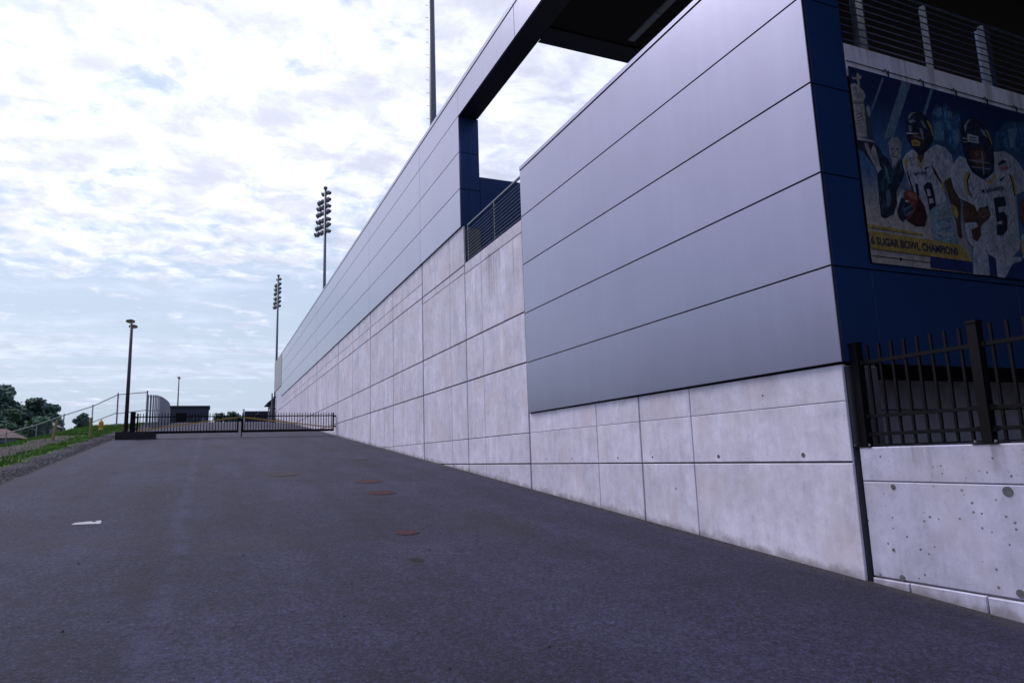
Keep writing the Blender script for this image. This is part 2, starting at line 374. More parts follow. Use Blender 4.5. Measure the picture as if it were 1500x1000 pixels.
class MB:
    """collects shapes in world coordinates, links them as one mesh object"""
    def __init__(s):
        s.v, s.f = [], []
    def add(s, vs, fs):
        k = len(s.v); s.v += [tuple(q) for q in vs]; s.f += [tuple(i + k for i in q) for q in fs]; return s
    def box(s, x0, x1, y0, y1, z0, z1):
        return s.add([(x0, y0, z0), (x1, y0, z0), (x1, y1, z0), (x0, y1, z0), (x0, y0, z1), (x1, y0, z1), (x1, y1, z1), (x0, y1, z1)],
                     [(0, 3, 2, 1), (4, 5, 6, 7), (0, 1, 5, 4), (1, 2, 6, 5), (2, 3, 7, 6), (3, 0, 4, 7)])
    def panel(s, face, pl, a0, a1, b0, b1, depth, ch):
        """chamfered slab; face '-x' (a=y) or '-y' (a=x) or '-z' (a=x, b=y), front at plane pl"""
        def P(a, b_, d):
            if face == '-x': return (pl + d, a, b_)
            if face == '-y': return (a, pl + d, b_)
            return (a, b_, pl + d)
        ring = lambda i, d: [P(a0 + i, b0 + i, d), P(a1 - i, b0 + i, d), P(a1 - i, b1 - i, d), P(a0 + i, b1 - i, d)]
        vs = ring(ch, 0) + ring(0, ch) + ring(0, depth)
        fs = [(0, 1, 2, 3), (11, 10, 9, 8)]
        for q in (0, 4):
            for i in range(4):
                j = (i + 1) % 4
                fs.append((q + i, q + 4 + i, q + 4 + j, q + j))
        return s.add(vs, fs)
    def tube(s, p0, p1, r0, r1=None, n=8, caps=True):
        r1 = r0 if r1 is None else r1
        p0, p1 = Vector(p0), Vector(p1); d = (p1 - p0).normalized()
        a = d.orthogonal().normalized(); b_ = d.cross(a)
        vs = []
        for P, r in ((p0, r0), (p1, r1)):
            for i in range(n):
                t = 2 * math.pi * i / n
                vs.append(P + (a * math.cos(t) + b_ * math.sin(t)) * r)
        fs = [(i, (i + 1) % n, n + (i + 1) % n, n + i) for i in range(n)]
        if caps: fs += [tuple(range(n - 1, -1, -1)), tuple(range(n, 2 * n))]
        return s.add(vs, fs)
    def bar(s, p0, p1, wdt, hgt):
        p0, p1 = Vector(p0), Vector(p1); d = (p1 - p0).normalized()
        side = d.cross(Vector((0, 0, 1)))
        side = Vector((1, 0, 0)) if side.length < 1e-4 else side.normalized()
        up = side.cross(d)
        vs = []
        for P in (p0, p1):
            for i, j in ((-1, -1), (1, -1), (1, 1), (-1, 1)):
                vs.append(P + side * (i * wdt / 2) + up * (j * hgt / 2))
        return s.add(vs, [(0, 1, 2, 3), (7, 6, 5, 4), (0, 4, 5, 1), (1, 5, 6, 2), (2, 6, 7, 3), (3, 7, 4, 0)])
    def lathe(s, c, prof, n=16):
        vs, fs = [], []
        for r, z in prof:
            for i in range(n):
                t = 2 * math.pi * i / n
                vs.append((c[0] + r * math.cos(t), c[1] + r * math.sin(t), c[2] + z))
        for k in range(len(prof) - 1):
            for i in range(n):
                j = (i + 1) % n
                fs.append((k * n + i, k * n + j, (k + 1) * n + j, (k + 1) * n + i))
        fs.append(tuple(range(n - 1, -1, -1))); fs.append(tuple((len(prof) - 1) * n + i for i in range(n)))
        return s.add(vs, fs)
    def build(s, name, mat, parent=None, origin=None, smooth=False, recalc=False):
        base = Vector((0, 0, 0))
        q = parent
        while q is not None:
            base += q.location; q = q.parent
        o0 = Vector(origin) if origin is not None else base
        me = bpy.data.meshes.new(name)
        me.from_pydata([(a - o0.x, b_ - o0.y, c_ - o0.z) for a, b_, c_ in s.v], [], s.f)
        bm = bmesh.new(); bm.from_mesh(me); bmesh.ops.recalc_face_normals(bm, faces=bm.faces); bm.to_mesh(me); bm.free()
        if smooth:
            for pl in me.polygons: pl.use_smooth = True
        me.materials.append(MATS[mat])
        o = bpy.data.objects.new(name, me); COL.objects.link(o)
        o.location = o0 - base if parent is not None else o0
        if parent is not None: o.parent = parent
        return o

def copy_tree(root, loc, label=None, rz=None):
    c = root.copy(); COL.objects.link(c); c.location = loc
    if rz is not None: c.rotation_euler[2] = rz
    if label: c['label'] = label
    for ch in list(root.children):
        k = ch.copy(); COL.objects.link(k); k.parent = c
        for gc in list(ch.children):
            d = gc.copy(); COL.objects.link(d); d.parent = k
    return c

# ------------------------------------------------------------------ terrain
def base_z(y):
    if y <= -40: return -2.085 - 0.0847 * 40
    if y <= 66: return -2.085 + 0.0847 * y
    if y <= 120: return 3.505 + 0.061 * (y - 66)
    return 6.799 - 0.012 * (y - 120)
def gz(x, y):
    z = base_z(y)
    if x < -8.4:
        d = -8.4 - x
        z -= min(0.36 * d * d / (d + 1.2), 13.0) if d < 60 else 13.0
    return z

xs = [-900, -500, -300, -180, -120, -80, -60] + [-50 + i * 2 for i in range(15)] + [-20 + i * 0.5 for i in range(50)] + [5, 7.3, 9, 15, 30, 60, 120, 250, 500, 900]
ys = [-300, -150, -80, -40, -30, -20, -10] + [-5 + i * 1.0 for i in range(130)] + [126, 130, 140, 150, 170, 200, 260, 340, 500, 800, 1300, 2200]
ys = sorted(set(ys + [66, 120]))
mb = MB()
vs = []
for y in ys:
    for x in xs:
        z = gz(x, y)
        if -30 < x < -5.0 and 0 < y < 125:
            z += 0.10 * noise.noise(Vector((x * .5, y * .4, 2.0))) * min(1, (-5.0 - x) / 1.0)
        vs.append((x, y, z))
nx = len(xs)
fs = [(j * nx + i, j * nx + i + 1, (j + 1) * nx + i + 1, (j + 1) * nx + i) for j in range(len(ys) - 1) for i in range(nx - 1)]
mb.add(vs, fs)
tag(mb.build('ground', 'ground_mix'), kind='structure')

# road sheet with a slightly ragged left edge
mb = MB(); vs, fs = [], []
ry = sorted(set([-30 + i * 0.5 for i in range(300)] + [66.0, 120.0, 125.0]))
ry = [y for y in ry if y <= 125]
cols = [0, 0.02, 0.25, 0.5, 0.75, 1.0]
for y in ry:
    xl = -4.60 + 0.07 * noise.noise(Vector((0.3, y * 0.9, 0))) + 0.04 * noise.noise(Vector((5.3, y * 3.1, 0)))
    for k, t in enumerate(cols):
        x = xl + (7.2 - xl) * t
        vs.append((x, y, base_z(y) + (0.004 if k == 0 else 0.022)))
for j in range(len(ry) - 1):
    for i in range(len(cols) - 1):
        a = j * len(cols) + i
        fs.append((a, a + 1, a + 1 + len(cols), a + len(cols)))
mb.add(vs, fs)
tag(mb.build('road', 'asphalt'), kind='structure')
def rz_(y): return base_z(y) + 0.022

# ------------------------------------------------------------------ stadium building
S = 0.9929
stad = thing('stadium_building', 'long grey stadium building of concrete and metal panels rising along the road on the right', 'building', (7.3, 5.9, 0))
CH = 0.010
CX = 7.0          # concrete face
def conc(y0, y1, z0, z1, gl=0.012, gr=0.012, gb=0.012, gt=0.012, mat='concrete'):
    MB().panel('-x', CX, y0 + gl, y1 - gr, z0 + gb, z1 - gt, 0.05, 0.007).build('concrete_panel', mat, stad)
K, M_, F_ = 0.055, 0.030, 0.009
KN, MN, FN = 0.020, 0.009, 0.003       # half widths: deep joint, medium joint, faint line
# backing wall (stepped with the openings above it)
mb = MB()
mb.box(7.035, 7.60, 5.955, 14.9, -3.2, 0.93)
mb.box(7.035, 7.60, 14.9, 19.3, -3.2, 5.80)
mb.box(7.035, 7.60, 19.3, 86.3, -3.2, 7.03)
mb.build('wall_core', 'joint_filler', stad)
def bay(ycuts, zcuts):
    """ycuts/zcuts: list of (coordinate, half gap)"""
    for (ya, ga), (yb, gb_) in zip(ycuts[:-1], ycuts[1:]):
        for (za, ha), (zb, hb) in zip(zcuts[:-1], zcuts[1:]):
            if zb < base_z(yb) - 0.02 and zb < base_z(ya) - 0.02: continue
            conc(ya, yb, max(za, base_z(ya) - 0.6), zb, ga, gb_, ha, hb)
bay([(5.955, 0), (8.89, MN), (10.32, KN), (11.81, MN), (14.92, KN)], [(-3, 0), (-0.214, 0.012), (0.512, FN), (0.955, 0)])
bay([(14.92, K), (17.81, F_), (19.19, M_)], [(-3, 0), (-0.214, 0.016), (0.512, F_), (2.21, 0.020), (3.46, 0.020), (5.50, F_), (5.83, 0)])
bay([(19.19, M_), (20.64, F_), (23.77, K)], [(-3, 0), (-0.214, 0.016), (0.512, F_), (2.21, 0.020), (3.46, 0.020), (5.55, F_), (5.80, 0.020), (7.05, 0)])
zrow = [(-3, 0), (-0.214, 0.016), (0.512, F_), (2.21, 0.020), (3.46, 0.020), (5.80, 0.020), (6.33, F_), (7.05, 0)]
y = 23.77
bay([(23.77, K), (26.67, F_), (28.18, M_), (29.79, F_), (32.69, K)], zrow)
bay([(32.69, K), (35.6, F_), (37.2, M_), (41.72, K)], zrow)
bay([(41.72, K), (46.3, M_), (50.75, K)], zrow)
bay([(50.75, K), (55.2, M_), (59.75, K)], zrow)
bay([(59.75, K), (64.2, M_), (68.8, K)], zrow)
bay([(68.8, K), (73.2, M_), (77.6, K)], zrow)
bay([(77.6, K), (80.4, M_), (83.2, M_), (86.3, 0)], [(-3, 0), (3.46, 0.020), (5.8, M_), (8.25, M_)])
MB().box(7.04, 7.62, 77.6, 86.3, 7.03, 11.8).build('wall_core', 'concrete_back', stad)
MB().panel('-x', 6.97, 77.62, 86.3, 8.28, 11.86, 0.08, 0.01).build('end_panel', 'endblock_panel', stad)

# silver metal panels -----------------------------------------------------
MP = 7.0 * S
ZL = [0.973, 2.178, 3.39, 4.615, 5.842, 7.055]
J = 0.008
# near block: backing, five panels on the road face, narrow end face
MB().box(MP + 0.03, 7.63, 5.935, 14.84, 0.985, 7.05).build('panel_backing', 'joint_black', stad)
for a, b_ in zip(ZL[:-1], ZL[1:]):
    MB().panel('-x', MP, 5.908, 14.855, a + J, b_ - J, 0.05, 0.006).build('metal_panel', 'silver_panel', stad)
    MB().panel('-y', 5.908, MP + 0.052, 7.645, a + J, b_ - J, 0.05, 0.002).build('end_panel', 'shaded_panel', stad)
MB().panel('-x', MP - 0.012, 5.90, 14.86, 7.065, 7.165, 0.72, 0.008).build('coping', 'silver_panel', stad)
# panels below the banner (end face), joint at 2.178
xcut = [7.645, 10.62, 13.6, 16.6, 19.6, 22.6, 26.0]
MB().box(7.631, 26.0, 5.94, 6.10, 1.0, 5.30).build('panel_backing', 'joint_black', stad)
for a, b_ in zip(xcut[:-1], xcut[1:]):
    MB().panel('-y', 5.908, a + J, b_ - J, 0.973, 2.178 - J, 0.05, 0.002).build('end_panel', 'shaded_panel', stad)
    MB().panel('-y', 5.908, a + J, b_ - J, 2.178 + J, 2.262, 0.05, 0.002).build('end_panel', 'shaded_panel', stad)
# recessed concrete wall under the end face
for a, b_ in zip([7.60, 8.85, 11.9, 14.9, 17.9, 20.9], [8.85, 11.9, 14.9, 17.9, 20.9, 26.0]):
    for za, zb in ((-2.4, -0.03), (-0.03, 0.51), (0.51, 1.0)):
        MB().panel('-y', 7.6, a + F_, b_ - F_, za + F_, zb - F_, 0.2, 0.006).build('concrete_panel', 'concrete', stad)
MB().box(7.602, 26, 5.96, 7.7, 0.985, 1.10).build('soffit', 'ceiling_dark', stad)
MB().panel('-y', 5.96, 7.03, 7.60, -3.0, 0.94, 0.02, 0.005).build('wall_end', 'concrete', stad)
MB().box(7.595, 7.61, 5.99, 7.62, -3.0, 0.98).build('wall_side', 'concrete', stad)
MB().box(7.62, 26.0, 7.79, 7.95, -3.0, 1.2).build('wall_core', 'joint_filler', stad)
# terrace deck edge band
for a, b_ in zip([7.66, 11.13, 14.2, 17.3, 20.4], [11.13, 14.2, 17.3, 20.4, 26.0]):
    MB().panel('-y', 5.918, a + 0.006, b_ - 0.006, 4.86, 5.345, 0.25, 0.008).build('deck_edge', 'concrete', stad)
MB().box(7.64, 26.0, 6.14, 19.30, 5.0, 5.34).build('terrace_floor', 'concrete_back', stad)
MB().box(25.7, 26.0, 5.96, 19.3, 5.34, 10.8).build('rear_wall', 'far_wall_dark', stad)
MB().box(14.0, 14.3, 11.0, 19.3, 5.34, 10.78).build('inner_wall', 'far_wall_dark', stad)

# far facade --------------------------------------------------------------
ZU = [7.06, 8.31, 9.535, 10.76, 11.675]
YU = [19.34, 23.78, 32.75, 41.80, 50.82, 59.9, 68.9, 77.0]
MB().box(MP + 0.03, 7.60, 19.38, 76.95, 7.075, 11.7).build('panel_backing', 'joint_black', stad)
for ya, yb in zip(YU[:-1], YU[1:]):
    for za, zb in zip(ZU[:-1], ZU[1:]):
        a = ya + (J if ya > 20 else 0)
        MB().panel('-x', MP, a, yb - J, za + J, zb - J, 0.05, 0.006).build('metal_panel', 'silver_panel', stad)
# beam over the gap and fascia of the canopy, run on unseen to shade the end face
YB = [19.34, 14.86, 5.87, -3.1, -9.0]
for yb, ya in zip(YB[:-1], YB[1:]):
    MB().panel('-x', MP, ya + J, yb - J, 10.76, 11.667, 0.05, 0.006).build('fascia_panel', 'silver_panel', stad)
MB().box(MP + 0.03, 7.60, 14.86, 19.36, 10.775, 11.7).build('panel_backing', 'joint_black', stad)
MB().panel('-x', MP - 0.015, -9.0, 77.0, 11.69, 11.84, 0.75, 0.008).build('coping', 'silver_panel', stad)
# soffits and roof; the run past the end face is added for shade
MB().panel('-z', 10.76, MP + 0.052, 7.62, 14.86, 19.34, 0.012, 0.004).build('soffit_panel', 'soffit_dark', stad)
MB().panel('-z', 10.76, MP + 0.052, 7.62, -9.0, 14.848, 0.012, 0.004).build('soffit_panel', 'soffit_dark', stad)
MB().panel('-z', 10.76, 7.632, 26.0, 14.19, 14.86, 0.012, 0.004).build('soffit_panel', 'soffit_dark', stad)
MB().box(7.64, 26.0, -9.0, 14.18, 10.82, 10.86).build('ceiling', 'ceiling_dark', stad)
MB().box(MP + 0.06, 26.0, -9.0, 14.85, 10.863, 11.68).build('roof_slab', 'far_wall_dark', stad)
# jamb of the opening (faces the camera) in two columns
for x0, x1 in ((MP + 0.052, 7.285), (7.285, 7.635)):
    for za, zb in ((5.85, 7.05), (7.06, 8.31), (8.31, 9.535), (9.535, 10.75)):
        xx0 = max(x0, 7.06) if za < 7 else x0
        MB().panel('-y', 19.34, xx0 + (J / 2 if x0 > 7.1 else 0), x1 - J / 2, za + J, zb - J, 0.05, 0.005).build('jamb_panel', 'shaded_panel', stad)
# parapet wall behind the gap
for x0, x1 in ((7.645, 10.6), (10.6, 13.9)):
    MB().panel('-y', 19.36, x0 + J / 2, x1 - J, 5.3, 8.80, 0.25, 0.006).build('parapet_panel', 'shaded_panel', stad)

# unseen walls added behind the camera to keep light off the end face
MB().box(9.0, 26.0, -9.6, -9.02, -3.5, 11.66).build('added_shade_wall', 'concrete_back', stad)
MB().box(25.7, 26.0, -9.0, 5.9, -3.5, 10.8).build('added_shade_wall', 'concrete_back', stad)
# small form-tie marks in the concrete
def tie(parent, x, y, z, r):
    MB().tube((x - 0.003, y, z), (x + 0.02, y, z), r, n=12).build('tie_hole', 'tie_plug', parent)
for y_, z_, r in ((8.31, -0.12, .028), (6.69, -0.12, .03), (10.0, -0.11, .018), (11.1, -0.11, .018), (12.9, -0.11, .016), (14.1, -.11, .016), (7.3, 1.0 - .3, .014), (9.4, -.62, .014)):
    tie(stad, 6.999, y_, z_, r)

# ceiling light strip under the canopy
cl = thing('ceiling_light', 'long thin strip light fixed to the dark canopy ceiling', 'ceiling light', (9.94, 13.0, 10.82))
MB().box(9.83, 10.05, 6.0, 13.95, 10.775, 10.818).build('housing', 'rail_steel', cl)
for k in range(6):
    MB().box(9.855, 10.025, 13.9 - 1.25 * (k + 1) + 0.06, 13.9 - 1.25 * k, 10.762, 10.776).build('diffuser', 'lens_grey', cl)

# ------------------------------------------------------------------ terrace railing in the gap
rl = thing('terrace_railing', 'grey metal railing with horizontal bars in the gap on top of the concrete wall', 'railing', (7.06, 17.0, 5.83))
RX = 7.06
for yy in (18.95, 16.84, 14.95):
    MB().box(RX - 0.012, RX + 0.045, yy - 0.025, yy + 0.025, 5.83, 6.97).build('post', 'rail_steel', rl)
MB().bar((RX, 14.9, 7.0), (RX, 18.98, 7.0), 0.05, 0.045).build('top_rail', 'rail_steel', rl)
for k in range(10):
    z = 5.92 + k * 0.100
    MB().tube((RX - 0.02, 14.9, z), (RX - 0.02, 18.97, z), 0.011, n=6).build('rail', 'rail_steel', rl)

# ------------------------------------------------------------------ deck railing above the banner
dr = thing('deck_railing', 'dark cable railing with pale flat posts on the terrace edge above the banner', 'railing', (11, 5.95, 5.345))
for i, xx in enumerate((8.19, 9.555, 10.915, 12.28, 13.65, 15.0, 16.4)):
    MB().box(xx, xx + 0.02, 5.96, 6.06, 5.345, 6.43).build('post', 'post_plate', dr)
for k in range(10):
    z = 5.43 + k * 0.108
    MB().tube((7.66, 5.945, z), (17, 5.945, z), 0.0095 if k < 9 else 0.016, n=6).build('rail' if k < 9 else 'top_rail', 'rail_blue', dr)
MB().box(10.945, 11.06, 5.97, 6.12, 5.345, 6.40).build('post', 'rail_blue', dr)
colm = thing('steel_column', 'bright round steel column behind the deck railing near the corner', 'column', (8.30, 6.22, 5.345))
MB().tube((8.33, 6.2, 5.36), (8.33, 6.2, 10.8), 0.042, n=14).build('shaft', 'post_plate', colm, smooth=True)
MB().box(8.25, 8.41, 6.142, 6.28, 5.346, 5.36).build('base_plate', 'post_plate', colm)
# steel bracing seen in the dark behind the deck railing
for (a, b_, lab) in (((7.75, 8.2, 6.2), (8.9, 11.0, 8.6), 'dim diagonal steel brace low in the dark terrace next to the corner'), ((11.6, 8.6, 6.5), (15.5, 9.6, 8.6), 'dim diagonal steel brace in the dark terrace at the right edge')):
    mid = (Vector(a) + Vector(b_)) / 2
    br = MB().bar(a, b_, 0.09, 0.09).build('steel_brace', 'slat_grey', origin=mid)
    tag(br, lab, 'brace', 'steel braces in the dark terrace')

# ------------------------------------------------------------------ banner
ban = thing('banner', 'large printed football banner hanging below the deck edge', 'banner', (10.0, 5.888, 3.6))
BC = {
 'beam': (0.16, 0.24, 0.36), 'crowd': (0.03, 0.09, 0.20), 'crowd2': (0.10, 0.22, 0.36), 'crowd3': (0.16, 0.28, 0.42),
 'silver': (0.50, 0.44, 0.44), 'silver2': (0.30, 0.30, 0.36), 'grey': (0.30, 0.29, 0.34), 'shade': (0.06, 0.07, 0.11),
 'suit': (0.012, 0.022, 0.045), 'suit2': (0.12, 0.19, 0.26), 'skin': (0.42, 0.40, 0.42), 'hair': (0.30, 0.33, 0.38),
 'white': (0.52, 0.54, 0.66), 'jersey': (0.52, 0.53, 0.64), 'jshade': (0.40, 0.43, 0.52), 'gold': (0.50, 0.34, 0.09),
 'navy': (0.010, 0.014, 0.05), 'navyb': (0.012, 0.035, 0.16), 'helmet': (0.012, 0.014, 0.035), 'hshine': (0.26, 0.30, 0.40),
 'skind': (0.085, 0.040, 0.030), 'skinl': (0.22, 0.12, 0.10), 'teal': (0.24, 0.36, 0.46), 'leather': (0.24, 0.05, 0.04),
 'leatherd': (0.045, 0.014, 0.016), 'leatherl': (0.42, 0.16, 0.14), 'patch': (0.30, 0.34, 0.42), 'patch2': (0.36, 0.12, 0.16)}
PRINT=[
('beam',[(8.305,4.945),(8.344,4.938),(8.04,4.423),(8.007,4.436)]),
('beam',[(8.703,4.975),(8.888,4.975),(8.385,4.107),(8.17,4.013)]),
('beam',[(9.301,4.969),(9.357,4.972),(9.107,4.535),(9.054,4.542)]),
('crowd',[(9.258,4.604),(9.392,4.765),(9.501,4.722),(9.565,4.818),(9.676,4.775),(9.699,4.673),(9.839,4.762),(9.889,4.643),(9.828,4.282),(9.62,4.009),(9.438,4.126),(9.182,4.147)]),
('crowd2',[(9.267,4.429),(9.461,4.525),(9.491,4.384),(9.395,4.202),(9.218,4.183)]),
('crowd2',[(9.553,4.541),(9.656,4.538),(9.671,4.393),(9.567,4.397)]),
('crowd2',[(9.706,4.42),(9.82,4.461),(9.81,4.269),(9.673,4.122),(9.643,4.263)]),
('crowd3',[(9.374,4.677),(9.473,4.727),(9.479,4.612),(9.379,4.552)]),
('crowd3',[(9.615,4.7),(9.702,4.684),(9.696,4.588),(9.593,4.59)]),
('crowd3',[(9.724,4.36),(9.786,4.37),(9.754,4.218),(9.696,4.23)]),
('crowd',[(10.664,4.528),(11.001,4.774),(11.496,4.86),(11.337,4.227),(11.017,4.222),(10.799,4.276),(10.581,4.242)]),
('crowd3',[(10.985,4.637),(11.241,4.725),(11.088,4.377),(10.958,4.323)]),
('silver',[(7.691,4.859),(7.724,4.826),(7.79,4.845),(7.814,4.914),(7.853,4.912),(7.854,4.883),(7.899,4.882),(7.888,4.85),(7.844,4.821),(7.846,4.752),(7.818,4.697),(7.778,4.689),(7.806,4.783),(7.786,4.819),(7.72,4.801)]),
('silver',[(7.654,4.715),(7.743,4.751),(7.798,4.732),(7.842,4.704),(7.908,4.66),(7.929,4.59),(7.889,4.543),(7.868,4.48),(7.664,4.451),(7.664,4.578)]),
('grey',[(7.675,4.678),(7.757,4.714),(7.8,4.663),(7.704,4.625)]),
('grey',[(7.711,4.587),(7.833,4.63),(7.887,4.572),(7.765,4.529)]),
('grey',[(7.677,4.493),(7.865,4.513),(7.867,4.484),(7.671,4.457)]),
('silver',[(7.662,4.441),(7.878,4.475),(7.857,4.0),(7.64,3.974)]),
('shade',[(7.877,4.462),(7.939,4.453),(7.968,4.311),(7.974,3.961),(7.857,4.0)]),
('silver2',[(7.902,4.427),(7.949,4.475),(7.984,4.452),(7.997,4.375),(7.958,4.3),(7.924,4.323)]),
('shade',[(7.687,4.281),(7.811,4.342),(7.809,4.33),(7.685,4.269)]),
('shade',[(7.694,4.243),(7.818,4.304),(7.815,4.289),(7.691,4.228)]),
('shade',[(7.673,4.191),(7.808,4.244),(7.806,4.232),(7.671,4.179)]),
('shade',[(7.679,4.154),(7.774,4.189),(7.772,4.177),(7.677,4.142)]),
('silver',[(7.65,3.971),(7.975,3.968),(7.976,3.942),(7.65,3.932)]),
('suit',[(7.652,3.924),(7.975,3.937),(8.086,3.866),(8.107,3.798),(8.215,3.742),(8.275,3.59),(8.459,3.773),(8.536,3.824),(8.513,3.624),(8.447,3.489),(8.286,3.284),(8.28,3.149),(8.182,2.967),(8.008,2.891),(7.928,2.91),(7.94,3.239),(7.968,3.547),(7.754,3.782),(7.653,3.795)]),
('skin',[(7.784,3.906),(7.848,3.908),(7.893,3.804),(7.954,3.91),(7.998,3.852),(8.032,3.619),(7.95,3.568),(7.824,3.764)]),
('shade',[(7.833,3.89),(7.843,3.892),(7.901,3.767),(7.891,3.765)]),
('white',[(7.953,3.583),(8.03,3.618),(8.057,3.588),(7.973,3.509)]),
('skin',[(8.258,3.99),(8.34,4.077),(8.452,4.088),(8.517,4.015),(8.467,3.814),(8.363,3.715),(8.276,3.719),(8.253,3.83)]),
('hair',[(8.252,3.987),(8.341,4.082),(8.456,4.094),(8.522,4.014),(8.501,3.928),(8.472,3.992),(8.328,4.009),(8.273,3.961)]),
('shade',[(8.291,3.914),(8.353,3.924),(8.349,3.904),(8.288,3.894)]),
('shade',[(8.393,3.926),(8.461,3.931),(8.457,3.911),(8.389,3.905)]),
('shade',[(8.304,3.799),(8.399,3.808),(8.382,3.791),(8.315,3.785)]),
('white',[(8.281,3.708),(8.361,3.71),(8.297,3.574)]),
('shade',[(8.305,3.692),(8.331,3.692),(8.307,3.518),(8.278,3.533)]),
('suit2',[(8.333,3.444),(8.557,3.367),(8.592,3.323),(8.465,3.336)]),
('suit2',[(8.109,3.663),(8.166,3.614),(8.195,3.406),(8.138,3.379)]),
('suit2',[(8.081,3.276),(8.164,3.306),(8.153,3.096),(8.067,3.048)]),
('jersey',[(8.724,3.958),(8.586,3.877),(8.486,3.773),(8.49,3.685),(8.549,3.459),(8.631,3.318),(8.704,3.201),(8.838,3.042),(9.072,3.167),(9.296,3.293),(9.272,3.42),(9.275,3.541),(9.329,3.594),(9.451,3.656),(9.558,3.856),(9.546,4.008),(9.433,4.099),(9.262,4.119),(9.12,4.05),(8.94,3.926)]),
('jshade',[(9.203,3.824),(9.279,3.774),(9.364,3.624),(9.296,3.574),(9.229,3.666)]),
('jshade',[(8.524,3.685),(8.576,3.673),(8.61,3.423),(8.566,3.475)]),
('jshade',[(9.167,4.073),(9.259,4.103),(9.203,3.966),(9.073,3.886)]),
('gold',[(8.516,3.752),(8.589,3.818),(8.608,3.776),(8.56,3.661),(8.534,3.667)]),
('gold',[(9.089,3.787),(9.177,3.694),(9.275,3.541),(9.297,3.404),(9.268,3.4),(9.229,3.525),(9.128,3.662)]),
('navy',[(9.077,3.795),(9.107,3.77),(9.255,3.549),(9.23,3.53),(9.114,3.66)]),
('navy',[(8.537,3.608),(8.564,3.612),(8.631,3.386),(8.643,3.31),(8.607,3.335)]),
('skind',[(8.815,3.927),(8.977,3.972),(8.936,3.865),(8.854,3.768),(8.814,3.847)]),
('gold',[(8.777,3.871),(8.803,3.865),(8.844,3.736),(8.948,3.857),(8.966,3.839),(8.839,3.691),(8.804,3.726)]),
('helmet',[(8.714,4.454),(8.814,4.544),(8.945,4.573),(9.066,4.538),(9.176,4.444),(9.214,4.311),(9.183,4.152),(9.073,4.027),(8.973,3.951),(8.878,3.891),(8.782,3.937),(8.715,4.016),(8.65,4.111),(8.643,4.26)]),
('hshine',[(8.719,4.445),(8.801,4.516),(8.919,4.548),(8.809,4.482),(8.738,4.398)]),
('hshine',[(8.705,4.372),(8.811,4.421),(8.892,4.404),(8.757,4.35)]),
('hshine',[(8.969,4.438),(9.036,4.419),(9.101,4.318),(9.021,4.345)]),
('skind',[(8.768,4.19),(8.943,4.23),(9.01,4.139),(8.903,4.021),(8.763,4.019),(8.71,4.1)]),
('gold',[(9.13,4.467),(9.198,4.386),(9.207,4.243),(9.181,4.228),(9.17,4.34),(9.109,4.432)]),
('jersey',[(8.645,4.194),(8.879,4.223),(8.875,4.206),(8.641,4.173)]),
('hshine',[(8.93,4.309),(8.986,4.308),(8.999,4.158),(8.966,4.132)]),
('hshine',[(8.793,4.174),(8.987,4.166),(8.984,4.15),(8.79,4.159)]),
('hshine',[(8.708,4.312),(8.765,4.321),(8.762,4.23),(8.705,4.22)]),
('gold',[(8.716,4.076),(8.818,4.123),(8.915,4.085),(8.884,4.031),(8.735,4.014)]),
('skind',[(8.745,4.068),(8.87,4.071),(8.865,4.057),(8.742,4.054)]),
('navy',[(8.683,3.462),(8.737,3.459),(8.739,3.283),(8.678,3.276)]),
('navy',[(8.842,3.434),(8.936,3.518),(9.024,3.508),(9.051,3.382),(9.061,3.13),(8.899,3.098),(8.891,3.283)]),
('jersey',[(8.902,3.407),(8.972,3.416),(8.979,3.323),(8.906,3.304)]),
('jersey',[(8.915,3.271),(9.007,3.293),(9.018,3.225),(8.92,3.198)]),
('teal',[(8.872,3.077),(9.08,3.207),(9.293,3.277),(9.378,3.008),(9.424,2.666),(9.125,2.668),(8.888,2.709),(8.899,3.002)]),
('jshade',[(8.933,3.033),(9.13,3.036),(9.288,3.113),(9.309,3.076),(9.121,2.996),(8.939,2.995)]),
('jshade',[(8.938,2.917),(9.134,2.919),(9.348,2.991),(9.355,2.952),(9.124,2.869),(8.944,2.879)]),
('jshade',[(8.946,2.821),(9.167,2.805),(9.38,2.866),(9.396,2.808),(9.157,2.755),(8.967,2.784)]),
('jshade',[(9.072,3.167),(9.256,3.239),(9.277,3.201),(9.09,3.12)]),
('skind',[(9.313,3.587),(9.468,3.663),(9.574,3.388),(9.594,3.259),(9.533,3.041),(9.517,2.761),(9.436,2.793),(9.433,3.05),(9.372,3.313)]),
('gold',[(9.394,3.249),(9.49,3.213),(9.505,3.118),(9.466,3.044),(9.398,3.106)]),
('jersey',[(8.269,3.19),(8.376,3.315),(8.445,3.328),(8.358,3.216),(8.267,3.043)]),
('leather',[(8.438,3.303),(8.553,3.349),(8.661,3.332),(8.716,3.292),(8.817,3.149),(8.834,2.995),(8.762,2.863),(8.588,2.845),(8.428,2.904),(8.372,3.074)]),
('leatherd',[(8.71,3.26),(8.817,3.149),(8.834,2.995),(8.762,2.863),(8.588,2.845),(8.428,2.904),(8.577,3.031)]),
('leatherl',[(8.464,3.287),(8.552,3.328),(8.667,3.294),(8.68,3.218),(8.561,3.232)]),
('suit',[(8.249,3.022),(8.358,3.216),(8.442,3.211),(8.556,3.135),(8.583,3.061),(8.459,2.97),(8.336,2.88),(8.264,2.931)]),
('suit2',[(8.368,3.055),(8.544,3.143),(8.56,3.121),(8.376,3.027)]),
('suit2',[(8.394,2.982),(8.572,3.074),(8.582,3.056),(8.416,2.956)]),
('jersey',[(8.434,3.197),(8.5,3.19),(8.509,3.168),(8.429,3.167)]),
